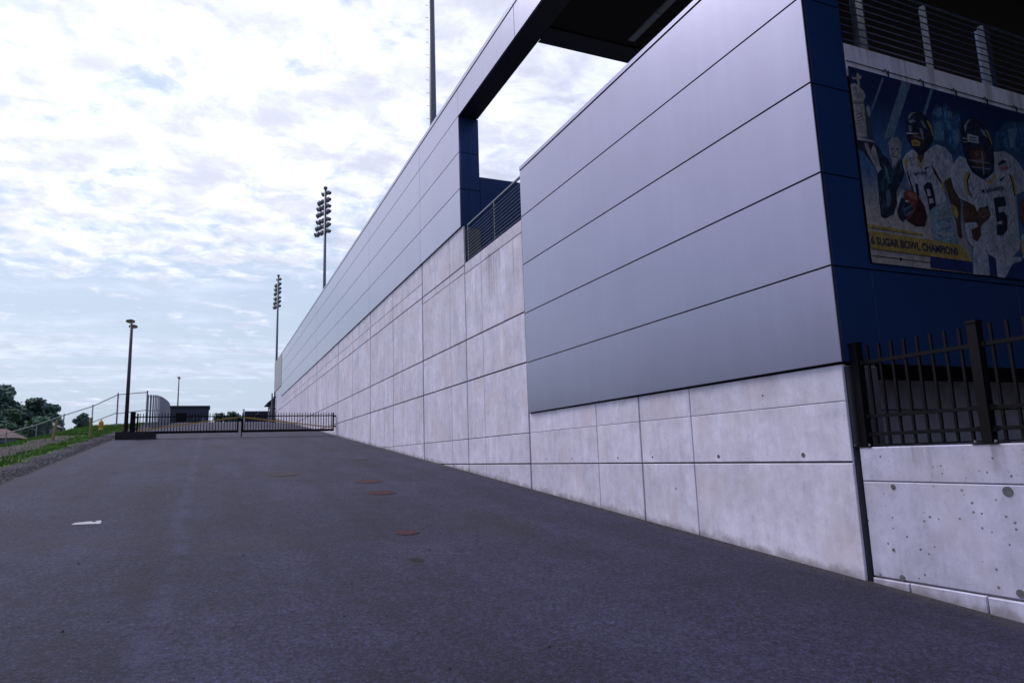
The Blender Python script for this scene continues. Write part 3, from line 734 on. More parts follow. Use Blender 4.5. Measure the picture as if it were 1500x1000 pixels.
('jersey',[(9.483,3.804),(9.717,4.02),(9.856,3.993),(9.936,3.802),(10.206,3.708),(10.474,3.879),(10.522,4.194),(10.794,4.254),(10.964,4.21),(11.125,4.096),(11.259,3.917),(11.204,3.702),(11.035,3.626),(10.918,3.579),(10.863,3.168),(10.81,2.743),(10.586,2.589),(10.184,2.54),(10.044,2.592),(9.972,2.81),(9.955,3.149),(9.84,3.299),(9.572,3.364),(9.483,3.498),(9.447,3.676)]),
('jshade',[(9.514,3.645),(9.617,3.577),(9.708,3.446),(9.803,3.335),(9.605,3.382),(9.513,3.502)]),
('jshade',[(10.081,3.02),(10.311,3.148),(10.237,2.833),(10.293,2.675),(10.073,2.655)]),
('jshade',[(10.847,3.527),(10.909,3.513),(10.83,2.996),(10.774,3.095)]),
('jshade',[(10.554,2.916),(10.814,2.994),(10.706,2.816),(10.283,2.633)]),
('jshade',[(10.577,4.155),(10.749,4.203),(10.689,4.086),(10.546,4.021)]),
('gold',[(9.811,3.785),(9.889,3.796),(9.797,3.653),(9.787,3.538),(9.838,3.426),(9.78,3.435),(9.734,3.541),(9.739,3.676)]),
('navy',[(9.887,3.789),(9.906,3.771),(9.826,3.646),(9.816,3.532),(9.876,3.396),(9.848,3.402),(9.787,3.538),(9.797,3.653)]),
('gold',[(10.843,3.913),(10.93,3.839),(10.94,3.668),(10.92,3.558),(10.889,3.564),(10.897,3.731)]),
('navy',[(10.818,3.91),(10.849,3.903),(10.896,3.726),(10.886,3.553),(10.865,3.561),(10.862,3.722)]),
('gold',[(10.194,3.721),(10.335,3.657),(10.497,3.811),(10.481,3.879),(10.42,3.79),(10.347,3.712)]),
('patch',[(10.586,4.032),(10.81,4.117),(10.829,3.966),(10.629,3.901)]),
('navy',[(10.595,4.029),(10.71,4.105),(10.806,4.098),(10.783,4.073),(10.596,3.997)]),
('patch2',[(10.629,3.969),(10.821,4.024),(10.825,3.976),(10.633,3.916)]),
('navy',[(10.569,3.806),(10.593,3.786),(10.729,3.859),(10.611,3.757),(10.578,3.752)]),
('navy',[(8.918,3.736),(8.931,3.72),(9.035,3.763),(8.938,3.697),(8.915,3.696)]),
('helmet',[(9.89,4.505),(9.99,4.614),(10.128,4.681),(10.273,4.657),(10.428,4.56),(10.519,4.401),(10.53,4.23),(10.507,4.02),(10.418,3.854),(10.298,3.769),(10.144,3.748),(9.983,3.809),(9.865,3.926),(9.835,4.122),(9.843,4.327)]),
('hshine',[(9.912,4.498),(10.002,4.599),(10.107,4.655),(10.009,4.557),(9.93,4.405)]),
('hshine',[(10.282,4.529),(10.372,4.512),(10.443,4.404),(10.341,4.441)]),
('skind',[(9.986,4.171),(10.279,4.238),(10.369,4.081),(10.264,3.895),(10.077,3.889),(9.979,4.001)]),
('skinl',[(10.053,4.128),(10.17,4.168),(10.185,4.095),(10.068,4.057)]),
('skinl',[(10.074,4.015),(10.274,4.077),(10.275,4.014),(10.092,3.955)]),
('hshine',[(9.916,3.992),(10.384,4.008),(10.38,3.991),(9.912,3.974)]),
('hshine',[(9.955,3.893),(10.394,3.914),(10.39,3.899),(9.952,3.876)]),
('hshine',[(10.232,4.167),(10.258,4.171),(10.228,3.806),(10.196,3.801)]),
('white',[(9.968,4.396),(10.221,4.396),(10.201,4.279),(9.946,4.27)]),
('navy',[(10.012,4.361),(10.151,4.363),(10.147,4.345),(10.008,4.344)]),
('shade',[(9.986,4.312),(10.172,4.317),(10.169,4.302),(9.983,4.297)]),
('jersey',[(9.841,4.316),(9.951,4.319),(9.948,4.306),(9.841,4.301)]),
('jersey',[(9.837,4.257),(9.945,4.266),(9.943,4.255),(9.837,4.244)]),
('gold',[(10.384,4.535),(10.469,4.517),(10.514,4.366),(10.511,4.285),(10.488,4.357),(10.442,4.469)]),
('navy',[(10.358,3.462),(10.613,3.519),(10.63,3.377),(10.428,3.328),(10.421,3.244),(10.555,3.276),(10.615,3.208),(10.565,3.002),(10.441,2.906),(10.297,2.892),(10.325,3.051),(10.456,3.073),(10.478,3.125),(10.337,3.102)]),
('skind',[(9.662,3.343),(9.889,3.289),(9.934,3.18),(9.882,3.04),(9.61,2.99),(9.614,3.175)]),
('white',[(9.612,3.0),(9.857,3.037),(9.953,2.926),(9.988,2.812),(9.835,2.733),(9.7,2.66),(9.624,2.732),(9.595,2.868)]),
('skind',[(9.735,2.915),(9.945,2.996),(9.937,2.855),(9.817,2.747),(9.728,2.786)]),
('skind',[(9.945,3.23),(10.093,3.346),(10.19,3.325),(10.231,3.181),(10.083,3.072),(9.9,2.961),(9.897,3.082)]),
('white',[(9.986,3.276),(10.094,3.35),(10.182,3.33),(10.096,3.289)]),
('skinl',[(10.019,3.218),(10.165,3.256),(10.176,3.236),(10.027,3.188)]),
('skinl',[(10.002,3.145),(10.181,3.19),(10.175,3.164),(10.012,3.12)]),
('navyb',[(8.789,2.441),(9.651,2.438),(9.661,2.282),(8.758,2.287)]),
('white',[(9.715,2.661),(9.971,2.806),(10.023,2.542),(10.0,2.269),(9.627,2.26)]),
('navyb',[(10.024,2.57),(10.183,2.533),(10.139,2.279),(9.992,2.268)]),
('white',[(10.181,2.539),(10.593,2.589),(10.799,2.607),(10.696,2.26),(10.165,2.261)]),
('navyb',[(10.328,2.26),(10.562,2.49),(10.836,2.563),(10.913,2.545),(10.838,2.26)]),
('leather',[(10.974,3.457),(11.085,3.557),(11.176,3.59),(11.026,2.995),(10.958,3.115),(10.935,3.261)]),
('jshade',[(10.867,2.947),(11.032,3.017),(10.918,2.566),(10.813,2.598)]),
('gold',[(10.815,2.869),(10.848,2.872),(10.862,2.665),(10.823,2.641)]),
('gold',[(7.654,2.774),(8.699,2.749),(8.705,2.724),(7.652,2.732)]),
('gold',[(7.64,2.687),(9.46,2.667),(9.644,2.438),(7.64,2.451)]),
]

m, g, b = newmat('banner_print')
at = g.node('ShaderNodeVertexColor'); at.layer_name = 'ink'
wp_ = world_pos(g)
wv = g.math('MULTIPLY', g.ramp(g.noise(g.mapping(wp_, scale=(1.5, 1, 0.8), rot=(0, R(25), 0)), 7.0, 6, 0.68, 1.2), 0.30, 0.70, 0.68, 1.20), g.ramp(g.noise(wp_, 26.0, 5, 0.7, 0.6), 0.3, 0.7, 0.76, 1.18))
wv = g.math('MULTIPLY', wv, 0.58)
vv = g.node('ShaderNodeVectorMath', operation='SCALE'); g.l.new(at.outputs[0], vv.inputs[0]); g.put(vv.inputs['Scale'], wv)
g.l.new(vv.outputs[0], b.inputs['Base Color']); b.inputs['Roughness'].default_value = 0.5
bump(g, b, g.noise(world_pos(g), 1.6, 3), 0.25, 0.03)
BX0, BX1, BZ0, BZ1, BY = 7.662, 13.6, 2.268, 4.985, 5.888
def lerp(a, b_, t): return tuple(p_ + (q_ - p_) * t for p_, q_ in zip(a, b_))
def sst(t): t = min(1, max(0, t)); return t * t * (3 - 2 * t)
def bg_col(x, z):
    c_ = lerp((0.008, 0.026, 0.12), (0.07, 0.16, 0.36), sst((4.75 - z) / 1.1))
    c_ = lerp(c_, (0.20, 0.26, 0.36), sst((3.75 - z) / 0.8) * (1 - sst((x - 9.9) / 0.8)))
    left = 1 - sst((x - 9.0) / 1.1)
    return lerp(c_, (0.56, 0.49, 0.47), sst((3.55 - z) / 0.75) * left)
verts, faces, cols_ = [], [], []
brnd = random.Random(12)
FOLD = {'jersey': (900, 0.45, 1.12, 70), 'teal': (900, 0.4, 1.6, 10), 'suit': (900, 1.2, 5.0, 60), 'crowd': (900, 0.3, 3.2, 80), 'crowd2': (900, 0.4, 2.0, 80),
        'helmet': (700, 1.2, 5.0, 40), 'skind': (1500, 0.4, 2.6, 70), 'skin': (1200, 0.5, 1.1, 80), 'silver': (1200, 0.4, 1.15, 85), 'white': (900, 0.5, 1.05, 75),
        'leatherd': (900, 0.6, 2.4, 50), 'leather': (900, 0.6, 1.6, 50), 'hair': (900, 0.5, 1.3, 60), 'navyb': (400, 0.6, 2.2, 80)}
def inside(p_, poly):
    r_ = False; j_ = len(poly) - 1
    for i_ in range(len(poly)):
        (x1_, z1_), (x2_, z2_) = poly[i_], poly[j_]
        if (z1_ > p_[1]) != (z2_ > p_[1]) and p_[0] < (x2_ - x1_) * (p_[1] - z1_) / (z2_ - z1_) + x1_: r_ = not r_
        j_ = i_
    return r_
NXB, NZB = 60, 28
for j in range(NZB + 1):
    for i in range(NXB + 1):
        x = BX0 + (BX1 - BX0) * i / NXB; z = BZ0 + (BZ1 - BZ0) * j / NZB
        verts.append((x, BY, z)); cols_.append(bg_col(x, z))
for j in range(NZB):
    for i in range(NXB):
        a = j * (NXB + 1) + i
        faces.append((a, a + 1, a + NXB + 2, a + NXB + 1))
for k, (cn, pts) in enumerate(PRINT):
    i0 = len(verts)
    pts = [(max(x, BX0 + 0.001), z) for x, z in pts]
    xa_, xb_ = min(q_[0] for q_ in pts), max(q_[0] for q_ in pts)
    for x, z in pts:
        f_ = 1.10 - 0.26 * (x - xa_) / max(1e-4, xb_ - xa_) if cn not in ('gold', 'navy', 'navyb', 'shade', 'beam') else 1.0
        verts.append((x, BY - 0.0006 - 0.00012 * k, z)); cols_.append(tuple(v_ * f_ for v_ in BC[cn]))
    faces.append(tuple(range(i0, i0 + len(pts))))
    # printed folds, highlights and shadows inside the larger shapes
    if cn in FOLD:
        area = 0.5 * abs(sum(pts[i_][0] * pts[(i_ + 1) % len(pts)][1] - pts[(i_ + 1) % len(pts)][0] * pts[i_][1] for i_ in range(len(pts))))
        za_, zb_ = min(q_[1] for q_ in pts), max(q_[1] for q_ in pts)
        n_, lo_, hi_, tilt_ = FOLD[cn]
        for _ in range(int(area * n_)):
            cx_, cz_ = brnd.uniform(xa_, xb_), brnd.uniform(za_, zb_)
            an_ = R(tilt_) + brnd.gauss(0, 0.45); L_ = brnd.uniform(0.02, 0.10); W_ = L_ * brnd.uniform(0.08, 0.22)
            dx_, dz_ = math.cos(an_), math.sin(an_)
            sl_ = [(cx_ - dx_ * L_, cz_ - dz_ * L_), (cx_ + dz_ * W_, cz_ - dx_ * W_), (cx_ + dx_ * L_, cz_ + dz_ * L_), (cx_ - dz_ * W_, cz_ + dx_ * W_)]
            if not all(inside(q_, pts) for q_ in sl_): continue
            t_ = brnd.uniform(lo_, hi_); i1 = len(verts)
            tint_ = (t_, t_ * 1.03, t_ * 1.10)
            for x, z in sl_:
                verts.append((x, BY - 0.0006 - 0.00012 * k - 0.00003 - 0.00006 * brnd.random(), z)); cols_.append(tuple(v_ * q_ for v_, q_ in zip(BC[cn], tint_)))
            faces.append((i1, i1 + 1, i1 + 2, i1 + 3))
me = bpy.data.meshes.new('printed_sheet')
me.from_pydata([(x - 10.0, y_ - 5.888, z - 3.6) for x, y_, z in verts], [], faces)
ca = me.color_attributes.new('ink', 'FLOAT_COLOR', 'POINT')
for i, c_ in enumerate(cols_): ca.data[i].color = (*c_, 1)
me.materials.append(MATS['banner_print'])
o = bpy.data.objects.new('printed_sheet', me); COL.objects.link(o); o.parent = ban
MB().box(BX0, BX1, BY + 0.0005, BY + 0.004, BZ0, BZ1).build('backing_sheet', 'wire_black', ban)
simple('ink_navy', (0.010, 0.014, 0.05), 0.6)
def lettering(txt, x0, x1, z, h, yoff, rot=0.0, bold=0.012):
    cu = bpy.data.curves.new('lettering', 'FONT'); cu.body = txt; cu.size = 1.0; cu.offset = bold; cu.resolution_u = 3
    tmp = bpy.data.objects.new('tmp', cu); COL.objects.link(tmp)
    dg = bpy.context.evaluated_depsgraph_get(); dg.update()
    me_ = bpy.data.meshes.new_from_object(tmp.evaluated_get(dg))
    bpy.data.objects.remove(tmp)
    xsv = [v_.co.x for v_ in me_.vertices]; zsv = [v_.co.y for v_ in me_.vertices]
    xa, xb, za, zb = min(xsv), max(xsv), min(zsv), max(zsv)
    cr, sr = math.cos(rot), math.sin(rot)
    for v_ in me_.vertices:
        u = (v_.co.x - xa) / (xb - xa) * (x1 - x0); t = (v_.co.y - za) / (zb - za) * h
        v_.co = (x0 + u * cr - t * sr - 10.0, BY - yoff - 5.888, z + u * sr + t * cr - 3.6)
    me_.name = 'lettering'; me_.materials.clear(); me_.materials.append(MATS['ink_navy'])
    ob = bpy.data.objects.new('lettering', me_); COL.objects.link(ob); ob.parent = ban
    return ob
lettering('6 SUGAR BOWL CHAMPIONS', 7.668, 9.365, 2.503, 0.115, 0.019, 0, 0.034)
lettering('MOUNTAINEERS', 10.10, 10.66, 3.500, 0.055, 0.019, R(13), 0.02)
lettering('MOUNTAINEERS', 8.68, 8.95, 3.575, 0.040, 0.019, R(12), 0.02)
# hanging wire and ties
MB().tube((7.66, 5.905, 5.075), (13.6, 5.905, 5.06), 0.006, n=6).build('hanging_wire', 'wire_black', ban)
for k in range(8):
    x = 8.42 + k * 0.715
    t_ = MB()
    t_.tube((x, 5.900, 5.10), (x + 0.035, 5.886, 4.96), 0.006, n=6); t_.tube((x + 0.05, 5.900, 5.09), (x + 0.03, 5.886, 4.96), 0.005, n=6)
    t_.tube((x - 0.06, 5.902, 5.055), (x - 0.005, 5.900, 5.10), 0.006, n=6)
    t_.build('tie', 'wire_black', ban)
MB().tube((7.67, 5.882, 2.36), (13.6, 5.882, 2.35), 0.004, n=6).build('hanging_wire', 'wire_black', ban)
for k in range(6):
    x = 8.2 + k * 0.9
    MB().tube((x, 5.884, 2.355), (x, 5.876, 2.355), 0.02, n=10).build('grommet', 'dark_steel', ban)

# ------------------------------------------------------------------ low retaining wall and iron fence
lw = thing('retaining_wall', 'low pitted concrete retaining wall in the near right corner under the iron fence', 'wall', (7.2, 1.0, -2.0))
LX = 7.04
yc = [5.885, 2.0, -2.0, -6.0]
mb = MB(); mb.box(LX + 0.035, 7.34, -6.0, 5.875, -3.2, -0.07); mb.build('wall_core', 'concrete_back', lw)
for yb, ya in zip(yc[:-1], yc[1:]):
    for za, zb, g0, g1 in ((-1.50, -0.435, 0.004, 0.003), (-0.435, -0.045, 0.003, 0.0)):
        MB().panel('-x', LX, ya + F_, yb - F_, za + g0, zb - g1, 0.3, 0.010).build('concrete_panel', 'concrete_low', lw)
yl = [5.88, 5.42, 4.60, 2.9, 1.2, -0.6, -2.4, -4.2, -6.0]
for yb, ya in zip(yl[:-1], yl[1:]):
    MB().panel('-x', LX - 0.018, ya + 0.006, yb - 0.006, -3.0, -1.512 - random.uniform(0, .008), 0.3, 0.010).build('footing_block', 'concrete_low', lw)
for y_, z_, r in ((5.49, -0.49, .030), (5.58, -1.18, .018), (5.51, -1.47, .034), (4.27, -0.50, .05), (4.29, -1.44, .04), (2.4, -.5, .035), (2.4, -1.4, .035)):
    tie(lw, LX - 0.001, y_, z_, r)

FXX = 7.13
k_ = FXX / 7.0
fen = thing('iron_fence', 'black iron picket fence standing on the low concrete wall at the right edge', 'fence', (FXX, 4.0, -0.045))
posts = [5.735 * k_, 4.34 * k_, 4.34 * k_ - 1.42, 4.34 * k_ - 2.84, 4.34 * k_ - 4.26, 4.34 * k_ - 5.68]
for yy in posts:
    MB().box(FXX - 0.05, FXX + 0.05, yy - 0.05, yy + 0.05, -0.033, 1.155 * k_).build('post', 'dark_steel', fen)
    q = MB(); q.box(FXX - 0.056, FXX + 0.056, yy - 0.056, yy + 0.056, 1.155 * k_ , 1.155 * k_ + 0.025); q.build('post_cap', 'dark_steel', fen)
    MB().box(FXX - 0.10, FXX + 0.10, yy - 0.13, yy + 0.13, -0.044, -0.030).build('base_plate', 'dark_steel', fen)
    for sg in (-1, 1):
        MB().tube((FXX - 0.075, yy + sg * 0.10, -0.03), (FXX - 0.075, yy + sg * 0.10, -0.005), 0.013, n=6).build('bolt', 'galvanised', fen)
for ya, yb in zip(posts[1:], posts[:-1]):
    for z in (0.932, 0.307, 0.102):
        z *= k_
        MB().box(FXX - 0.02, FXX + 0.02, ya + 0.05, yb - 0.05, z - 0.02, z + 0.02).build('rail', 'dark_steel', fen)
        for e, sg in ((ya + 0.05, 1), (yb - 0.05, -1)):
            MB().box(FXX - 0.028, FXX + 0.028, min(e, e + sg * 0.045), max(e, e + sg * 0.045), z - 0.027, z + 0.027).build('bracket', 'dark_steel', fen)
    n_ = 8
    for i in range(n_):
        yy = ya + (yb - ya) * (i + 1) / (n_ + 1)
        MB().box(FXX - 0.0135, FXX + 0.0135, yy - 0.0135, yy + 0.0135, -0.012, 1.128 * k_).build('picket', 'dark_steel', fen)

# ------------------------------------------------------------------ gate across the road
GY = 42.4
gdark = 'dark_steel'
def leaf(x0, x1, strap_a, strap_b, label):
    t = thing('iron_gate', label, 'gate', ((x0 + x1) / 2, GY, 1.85), 'two leaves of the road gate')
    MB().box(x0, x1, GY - 0.04, GY + 0.04, 1.80, 1.93).build('bottom_rail', gdark, t)
    MB().box(x0, x1, GY - 0.02, GY + 0.02, 2.69, 2.745).build('top_rail', gdark, t)
    for e in (x0, x1 - 0.08):
        MB().box(e, e + 0.08, GY - 0.045, GY + 0.045, 1.80, 2.90).build('stile', gdark, t)
    n_ = 34
    for i in range(1, n_):
        xx_ = x0 + (x1 - x0) * i / n_
        MB().box(xx_ - 0.019, xx_ + 0.019, GY - 0.018, GY + 0.018, 1.92, 2.90).build('picket', gdark, t)
    a = Vector((strap_a[0], GY - 0.06, strap_a[1])); b_ = Vector((strap_b[0], GY - 0.06, strap_b[1]))
    MB().bar(a, b_, 0.012, 0.065).build('strap', 'orange_strap', t)
    return t
gl = leaf(-3.60, 1.54, (-3.55, 1.97), (1.52, 2.67), 'left leaf of the black iron gate with an orange strap rising to the middle')
gr_ = leaf(1.72, 6.88, (1.76, 2.66), (6.84, 2.00), 'right leaf of the black iron gate with an orange strap falling towards the wall')
MB().tube((1.70, GY - 0.09, base_z(GY) + 0.03), (1.70, GY - 0.09, 2.55), 0.028, n=8).build('drop_rod', gdark, gr_)
MB().box(1.50, 1.80, GY - 0.075, GY + 0.05, 2.47, 2.55).build('latch', gdark, gl)
for z in (2.69, 2.08):
    MB().box(6.88, 7.01, GY - 0.05, GY + 0.05, z - 0.04, z + 0.04).build('hinge', gdark, gr_)
# footing block, gate post, lamp post
ft = MB().panel('-z', 1.36, -4.55, -2.66, 42.05, 43.1, 0.55, 0.02).build('footing_block', 'footing_dark', origin=(-3.6, 42.5, 1.45))
tag(ft, 'dark concrete footing block carrying the gate post and lamp post', 'footing')
gp = thing('gate_post', 'square black gate post on the footing block beside the lamp post', 'gate post', (-3.78, GY, 1.91))
MB().box(-3.91, -3.67, GY - 0.12, GY + 0.12, 1.912, 2.95).build('post', gdark, gp)
MB().box(-3.93, -3.65, GY - 0.14, GY + 0.14, 2.95, 2.98).build('cap', gdark, gp)
for z in (2.7, 2.05):
    MB().box(-3.67, -3.60, GY - 0.04, GY + 0.04, z - 0.04, z + 0.04).build('hinge', gdark, gp)

lp = thing('lamp_post', 'tall slim lamp post with two flat heads on the footing block by the gate', 'lamp post', (-4.12, 42.6, 1.91), 'lamp posts along the road')
def lamp_parts(t, x, y_, z0, zt):
    MB().box(x - 0.17, x + 0.17, y_ - 0.17, y_ + 0.17, z0 + 0.002, z0 + 0.05).build('base_plate', 'lamp_dark', t)
    MB().tube((x, y_, z0 + 0.05), (x, y_, zt), 0.105, 0.072, n=12).build('pole', 'lamp_dark', t, smooth=True)
    for sg in (-1, 1):
        MB().bar((x, y_, zt - 0.05), (x, y_ + sg * 0.45, zt - 0.02), 0.06, 0.06).build('arm', 'lamp_dark', t)
        h_ = MB(); cx, cy = x + 0.0, y_ + sg * 0.78
        n_ = 20
        pr = [(0.05, 0.09), (0.20, 0.085), (0.26, 0.05), (0.27, 0.0), (0.25, -0.03)]
        vs_, fs_ = [], []
        for r, z in pr:
            for i in range(n_):
                a = 2 * math.pi * i / n_
                vs_.append((cx + r * math.cos(a) * 0.85, cy + r * 1.35 * math.sin(a), zt + z))
        for k in range(len(pr) - 1):
            for i in range(n_):
                fs_.append((k * n_ + i, k * n_ + (i + 1) % n_, (k + 1) * n_ + (i + 1) % n_, (k + 1) * n_ + i))
        fs_.append(tuple(range(n_)))
        h_.add(vs_, fs_); hd = h_.build('lamp_head', 'lamp_dark', t, smooth=True)
        l_ = MB(); l_.add([(cx + 0.25 * .85 * math.cos(2 * math.pi * i / n_), cy + 0.25 * 1.35 * math.sin(2 * math.pi * i / n_), zt - 0.03) for i in range(n_)] +
                          [(cx + 0.19 * .85 * math.cos(2 * math.pi * i / n_), cy + 0.19 * 1.35 * math.sin(2 * math.pi * i / n_), zt - 0.055) for i in range(n_)],
                          [(i, (i + 1) % n_, n_ + (i + 1) % n_, n_ + i) for i in range(n_)] + [tuple(range(n_, 2 * n_))])
        l_.build('lens', 'lens_warm', hd)
lamp_parts(lp, -4.12, 42.6, 1.91, 7.85)
copy_tree(lp, (-4.55, 118.0, 13.55 - 5.94), 'small distant lamp post rising behind the flat dark building')

# ------------------------------------------------------------------ manhole covers and paint patch
def manhole(x, y_, r, mat, label):
    z = rz_(y_)
    t = thing('manhole_cover', label, 'manhole cover', (x, y_, z), 'iron covers in the road')
    sl = 0.0847
    def ring(r_, dz, n_=20): return [(x + r_ * math.cos(2 * math.pi * i / n_), y_ + r_ * math.sin(2 * math.pi * i / n_), z + sl * r_ * math.sin(2 * math.pi * i / n_) + dz) for i in range(n_)]
    n_ = 20
    q = MB(); vs_ = ring(r * 1.14, 0.001) + ring(r * 1.12, 0.010) + ring(r * 1.0, 0.010) + ring(r * 0.985, 0.002)
    fs_ = [(k * n_ + i, k * n_ + (i + 1) % n_, (k + 1) * n_ + (i + 1) % n_, (k + 1) * n_ + i) for k in range(3) for i in range(n_)]
    q.add(vs_, fs_); q.build('frame', 'grey_iron', t)
    q = MB(); q.add(ring(r * 0.985, 0.004) + ring(r * 0.95, 0.009) + ring(r * .5, 0.011), [(k * n_ + i, k * n_ + (i + 1) % n_, (k + 1) * n_ + (i + 1) % n_, (k + 1) * n_ + i) for k in range(2) for i in range(n_)] + [tuple(range(2 * n_, 3 * n_))])
    lid = q.build('lid', mat, t)
    q = MB()
    for i in range(-2, 3):
        h_ = math.sqrt(max(0.01, 0.72 * r * r - (i * r * .3) ** 2))
        q.box(x + i * r * .3 - r * .05, x + i * r * .3 + r * .05, y_ - h_, y_ + h_, z - 0.01, z + 0.013)
    for ii in range(0, len(q.v)):
        a = q.v[ii]; q.v[ii] = (a[0], a[1], a[2] + sl * (a[1] - y_))
    q.build('tread_rib', mat, lid)
manhole(3.60, 15.67, 0.31, 'rust_iron', 'rusty red manhole cover in the road, second nearest of the covers')
manhole(2.91, 10.86, 0.17, 'rust_iron', 'small rusty red valve cover nearest the camera in the road')
manhole(3.81, 17.98, 0.32, 'rust_iron', 'rusty red manhole cover just beyond another one in the road')
manhole(1.96, 20.55, 0.40, 'grey_iron', 'wide grey manhole cover near the middle of the road')
manhole(4.97, 24.59, 0.24, 'grey_iron', 'faint small iron cover farthest up the road near the concrete wall')
q = MB()
pz = lambda x, y_: (x, y_, rz_(y_) + 0.004)
pts = [pz(-2.05, 13.76), pz(-1.86, 13.72), pz(-1.62, 13.67), pz(-1.625, 13.86), pz(-1.65, 14.03), pz(-1.83, 13.98), pz(-2.02, 13.93)]
q.add(pts, [tuple(range(7))])
tag(q.build('painted_marking', 'road_paint'), kind='structure')
q = MB(); q.tube(pz(-1.74, 13.93), (-1.74, 13.93, rz_(13.93) + 0.012), 0.03, n=8)
tag(q.build('marker_stud', 'dark_steel', origin=(-1.74, 13.93, rz_(13.93))), 'small dark stud set in the white paint patch on the road', 'road stud')

# ------------------------------------------------------------------ left verge: bollards, hydrant, fences
def bollard(x, y_, h, lean, label):
    z = gz(x, y_)
    t = thing('bollard', label, 'bollard', (x, y_, z), 'yellow bollards in the grass')
    q = MB(); q.tube((x, y_, z - 0.2), (x + lean, y_, z + h), 0.075, n=12); q.build('post', 'yellow_paint', t, smooth=False)
    q = MB(); q.lathe((x + lean, y_, z + h), [(0.075, 0), (0.06, 0.03), (0.025, 0.05)], 12); q.build('cap', 'yellow_paint', t, smooth=True)
bollard(-7.54, 43.05, 1.00, 0.16, 'leaning yellow bollard in the grass, the left one of the pair')
bollard(-5.94, 43.79, 1.14, 0.03, 'upright yellow bollard in the grass, nearer to the lamp post')
hx, hy = -6.78, 54.6
hzv = gz(hx, hy)
t = thing('fire_hydrant', 'small orange-yellow fire hydrant in the grass behind the bollards', 'fire hydrant', (hx, hy, hzv))
MB().lathe((hx, hy, hzv), [(0.17, 0), (0.17, 0.06), (0.12, 0.07), (0.12, 0.50), (0.16, 0.52), (0.16, 0.56)], 14).build('barrel', 'hydrant_yellow', t, smooth=True)
MB().lathe((hx, hy, hzv), [(0.15, 0.56), (0.13, 0.66), (0.07, 0.74), (0.035, 0.76), (0.035, 0.82)], 14).build('bonnet', 'hydrant_yellow', t, smooth=True)
for d in ((1, 0), (-1, 0), (0, -1)):
    MB().tube((hx + d[0] * .10, hy + d[1] * .10, hzv + 0.40), (hx + d[0] * .24, hy + d[1] * .24, hzv + 0.40), 0.075, n=10).build('nozzle_cap', 'hydrant_yellow', t)

FY = 62.0
cf = thing('chain_link_fence', 'chain link fence with thin grey rails running down the grassy slope on the left', 'fence', (-8.3, FY, 3.0))
fp = [(-4.62, 5.95), (-6.66, 5.75), (-8.33, 4.84), (-10.19, 4.15), (-11.89, 3.44), (-13.75, 2.84), (-15.7, 2.1), (-17.7, 1.35)]
for i, (x, zt) in enumerate(fp):
    zb = gz(x, FY) - 0.3
    MB().tube((x, FY, zb), (x, FY, zt + 0.12), 0.055 if i < 2 else 0.04, n=8).build('post', 'galvanised', cf)
mesh_ = MB()
for i, ((xa, za), (xb, zb)) in enumerate(zip(fp[:-1], fp[1:])):
    MB().tube((xa, FY, za), (xb, FY, zb), 0.036, n=6).build('top_rail', 'galvanised', cf)
    if i < 2:
        MB().tube((xa, FY, za - 1.42), (xb, FY, zb - (1.5 if i == 0 else 1.27)), 0.032, n=6).build('mid_rail', 'galvanised', cf)
    ha = 2.55 if i < 2 else 2.2
    L = xa - xb; n_ = int((L + ha) / 0.16)
    for k in range(n_):
        for sg in (0, 1):
            s0 = k * 0.16 - ha
            u0, u1 = max(0, s0), min(L, s0 + ha)
            if u1 <= u0: continue
            v0, v1 = (u0 - s0), (u1 - s0)
            if sg: v0, v1 = ha - v0, ha - v1
            top = lambda u: za + (zb - za) * u / L
            mesh_.tube((xa - u0, FY, top(u0) - ha + v0), (xa - u1, FY, top(u1) - ha + v1), 0.0022, n=3, caps=False)
tag(mesh_.build('chain_mesh', 'galvanised', cf), kind='stuff')

sf = thing('slatted_fence', 'tall grey slatted fence curving away from the end of the chain link fence', 'fence', (-4.5, 80, 4.0))
ctrl = [(-4.55, 62.0), (-4.22, 65.5), (-4.12, 73.0), (-4.55, 92.0), (-5.38, 113.2)]
def curve_pt(t):
    n_ = len(ctrl) - 1; i = min(int(t * n_), n_ - 1); f_ = t * n_ - i
    P = [Vector(ctrl[max(0, min(n_, i + k))]) for k in (-1, 0, 1, 2)]
    return 0.5 * ((2 * P[1]) + (P[2] - P[0]) * f_ + (2 * P[0] - 5 * P[1] + 4 * P[2] - P[3]) * f_ ** 2 + (3 * P[1] - P[0] - 3 * P[2] + P[3]) * f_ ** 3)
dense = [curve_pt(i / 600) for i in range(601)]
acc = [0.0]
for a, b_ in zip(dense[:-1], dense[1:]): acc.append(acc[-1] + (b_ - a).length)
def arc(s_):
    for i in range(600):
        if acc[i + 1] >= s_:
            f_ = (s_ - acc[i]) / max(1e-6, acc[i + 1] - acc[i]); d = (dense[i + 1] - dense[i]).normalized()
            return dense[i].lerp(dense[i + 1], f_), d
    return dense[-1], (dense[-1] - dense[-2]).normalized()
sl_ = MB(); rails_ = MB(); s_ = 0.0
while s_ < acc[-1]:
    c_, d = arc(s_); zb = gz(c_.x, c_.y)
    sl_.bar((c_.x, c_.y, zb + 0.05), (c_.x, c_.y, zb + 2.58), 0.0, 0.0) if False else None
    n2 = Vector((-d.y, d.x)); hw = 0.33
    vs_ = []
    for zz in (zb + 0.05, zb + 2.58):
        for aa, bb in ((-1, -1), (1, -1), (1, 1), (-1, 1)):
            q2 = c_ + d * (aa * hw) + n2 * (bb * 0.012)
            vs_.append((q2.x, q2.y, zz))
    sl_.add(vs_, [(0, 1, 2, 3), (7, 6, 5, 4), (0, 4, 5, 1), (1, 5, 6, 2), (2, 6, 7, 3), (3, 7, 4, 0)])
    s_ += 1.05
tag(sl_.build('slat', 'slat_grey', sf), kind='stuff')
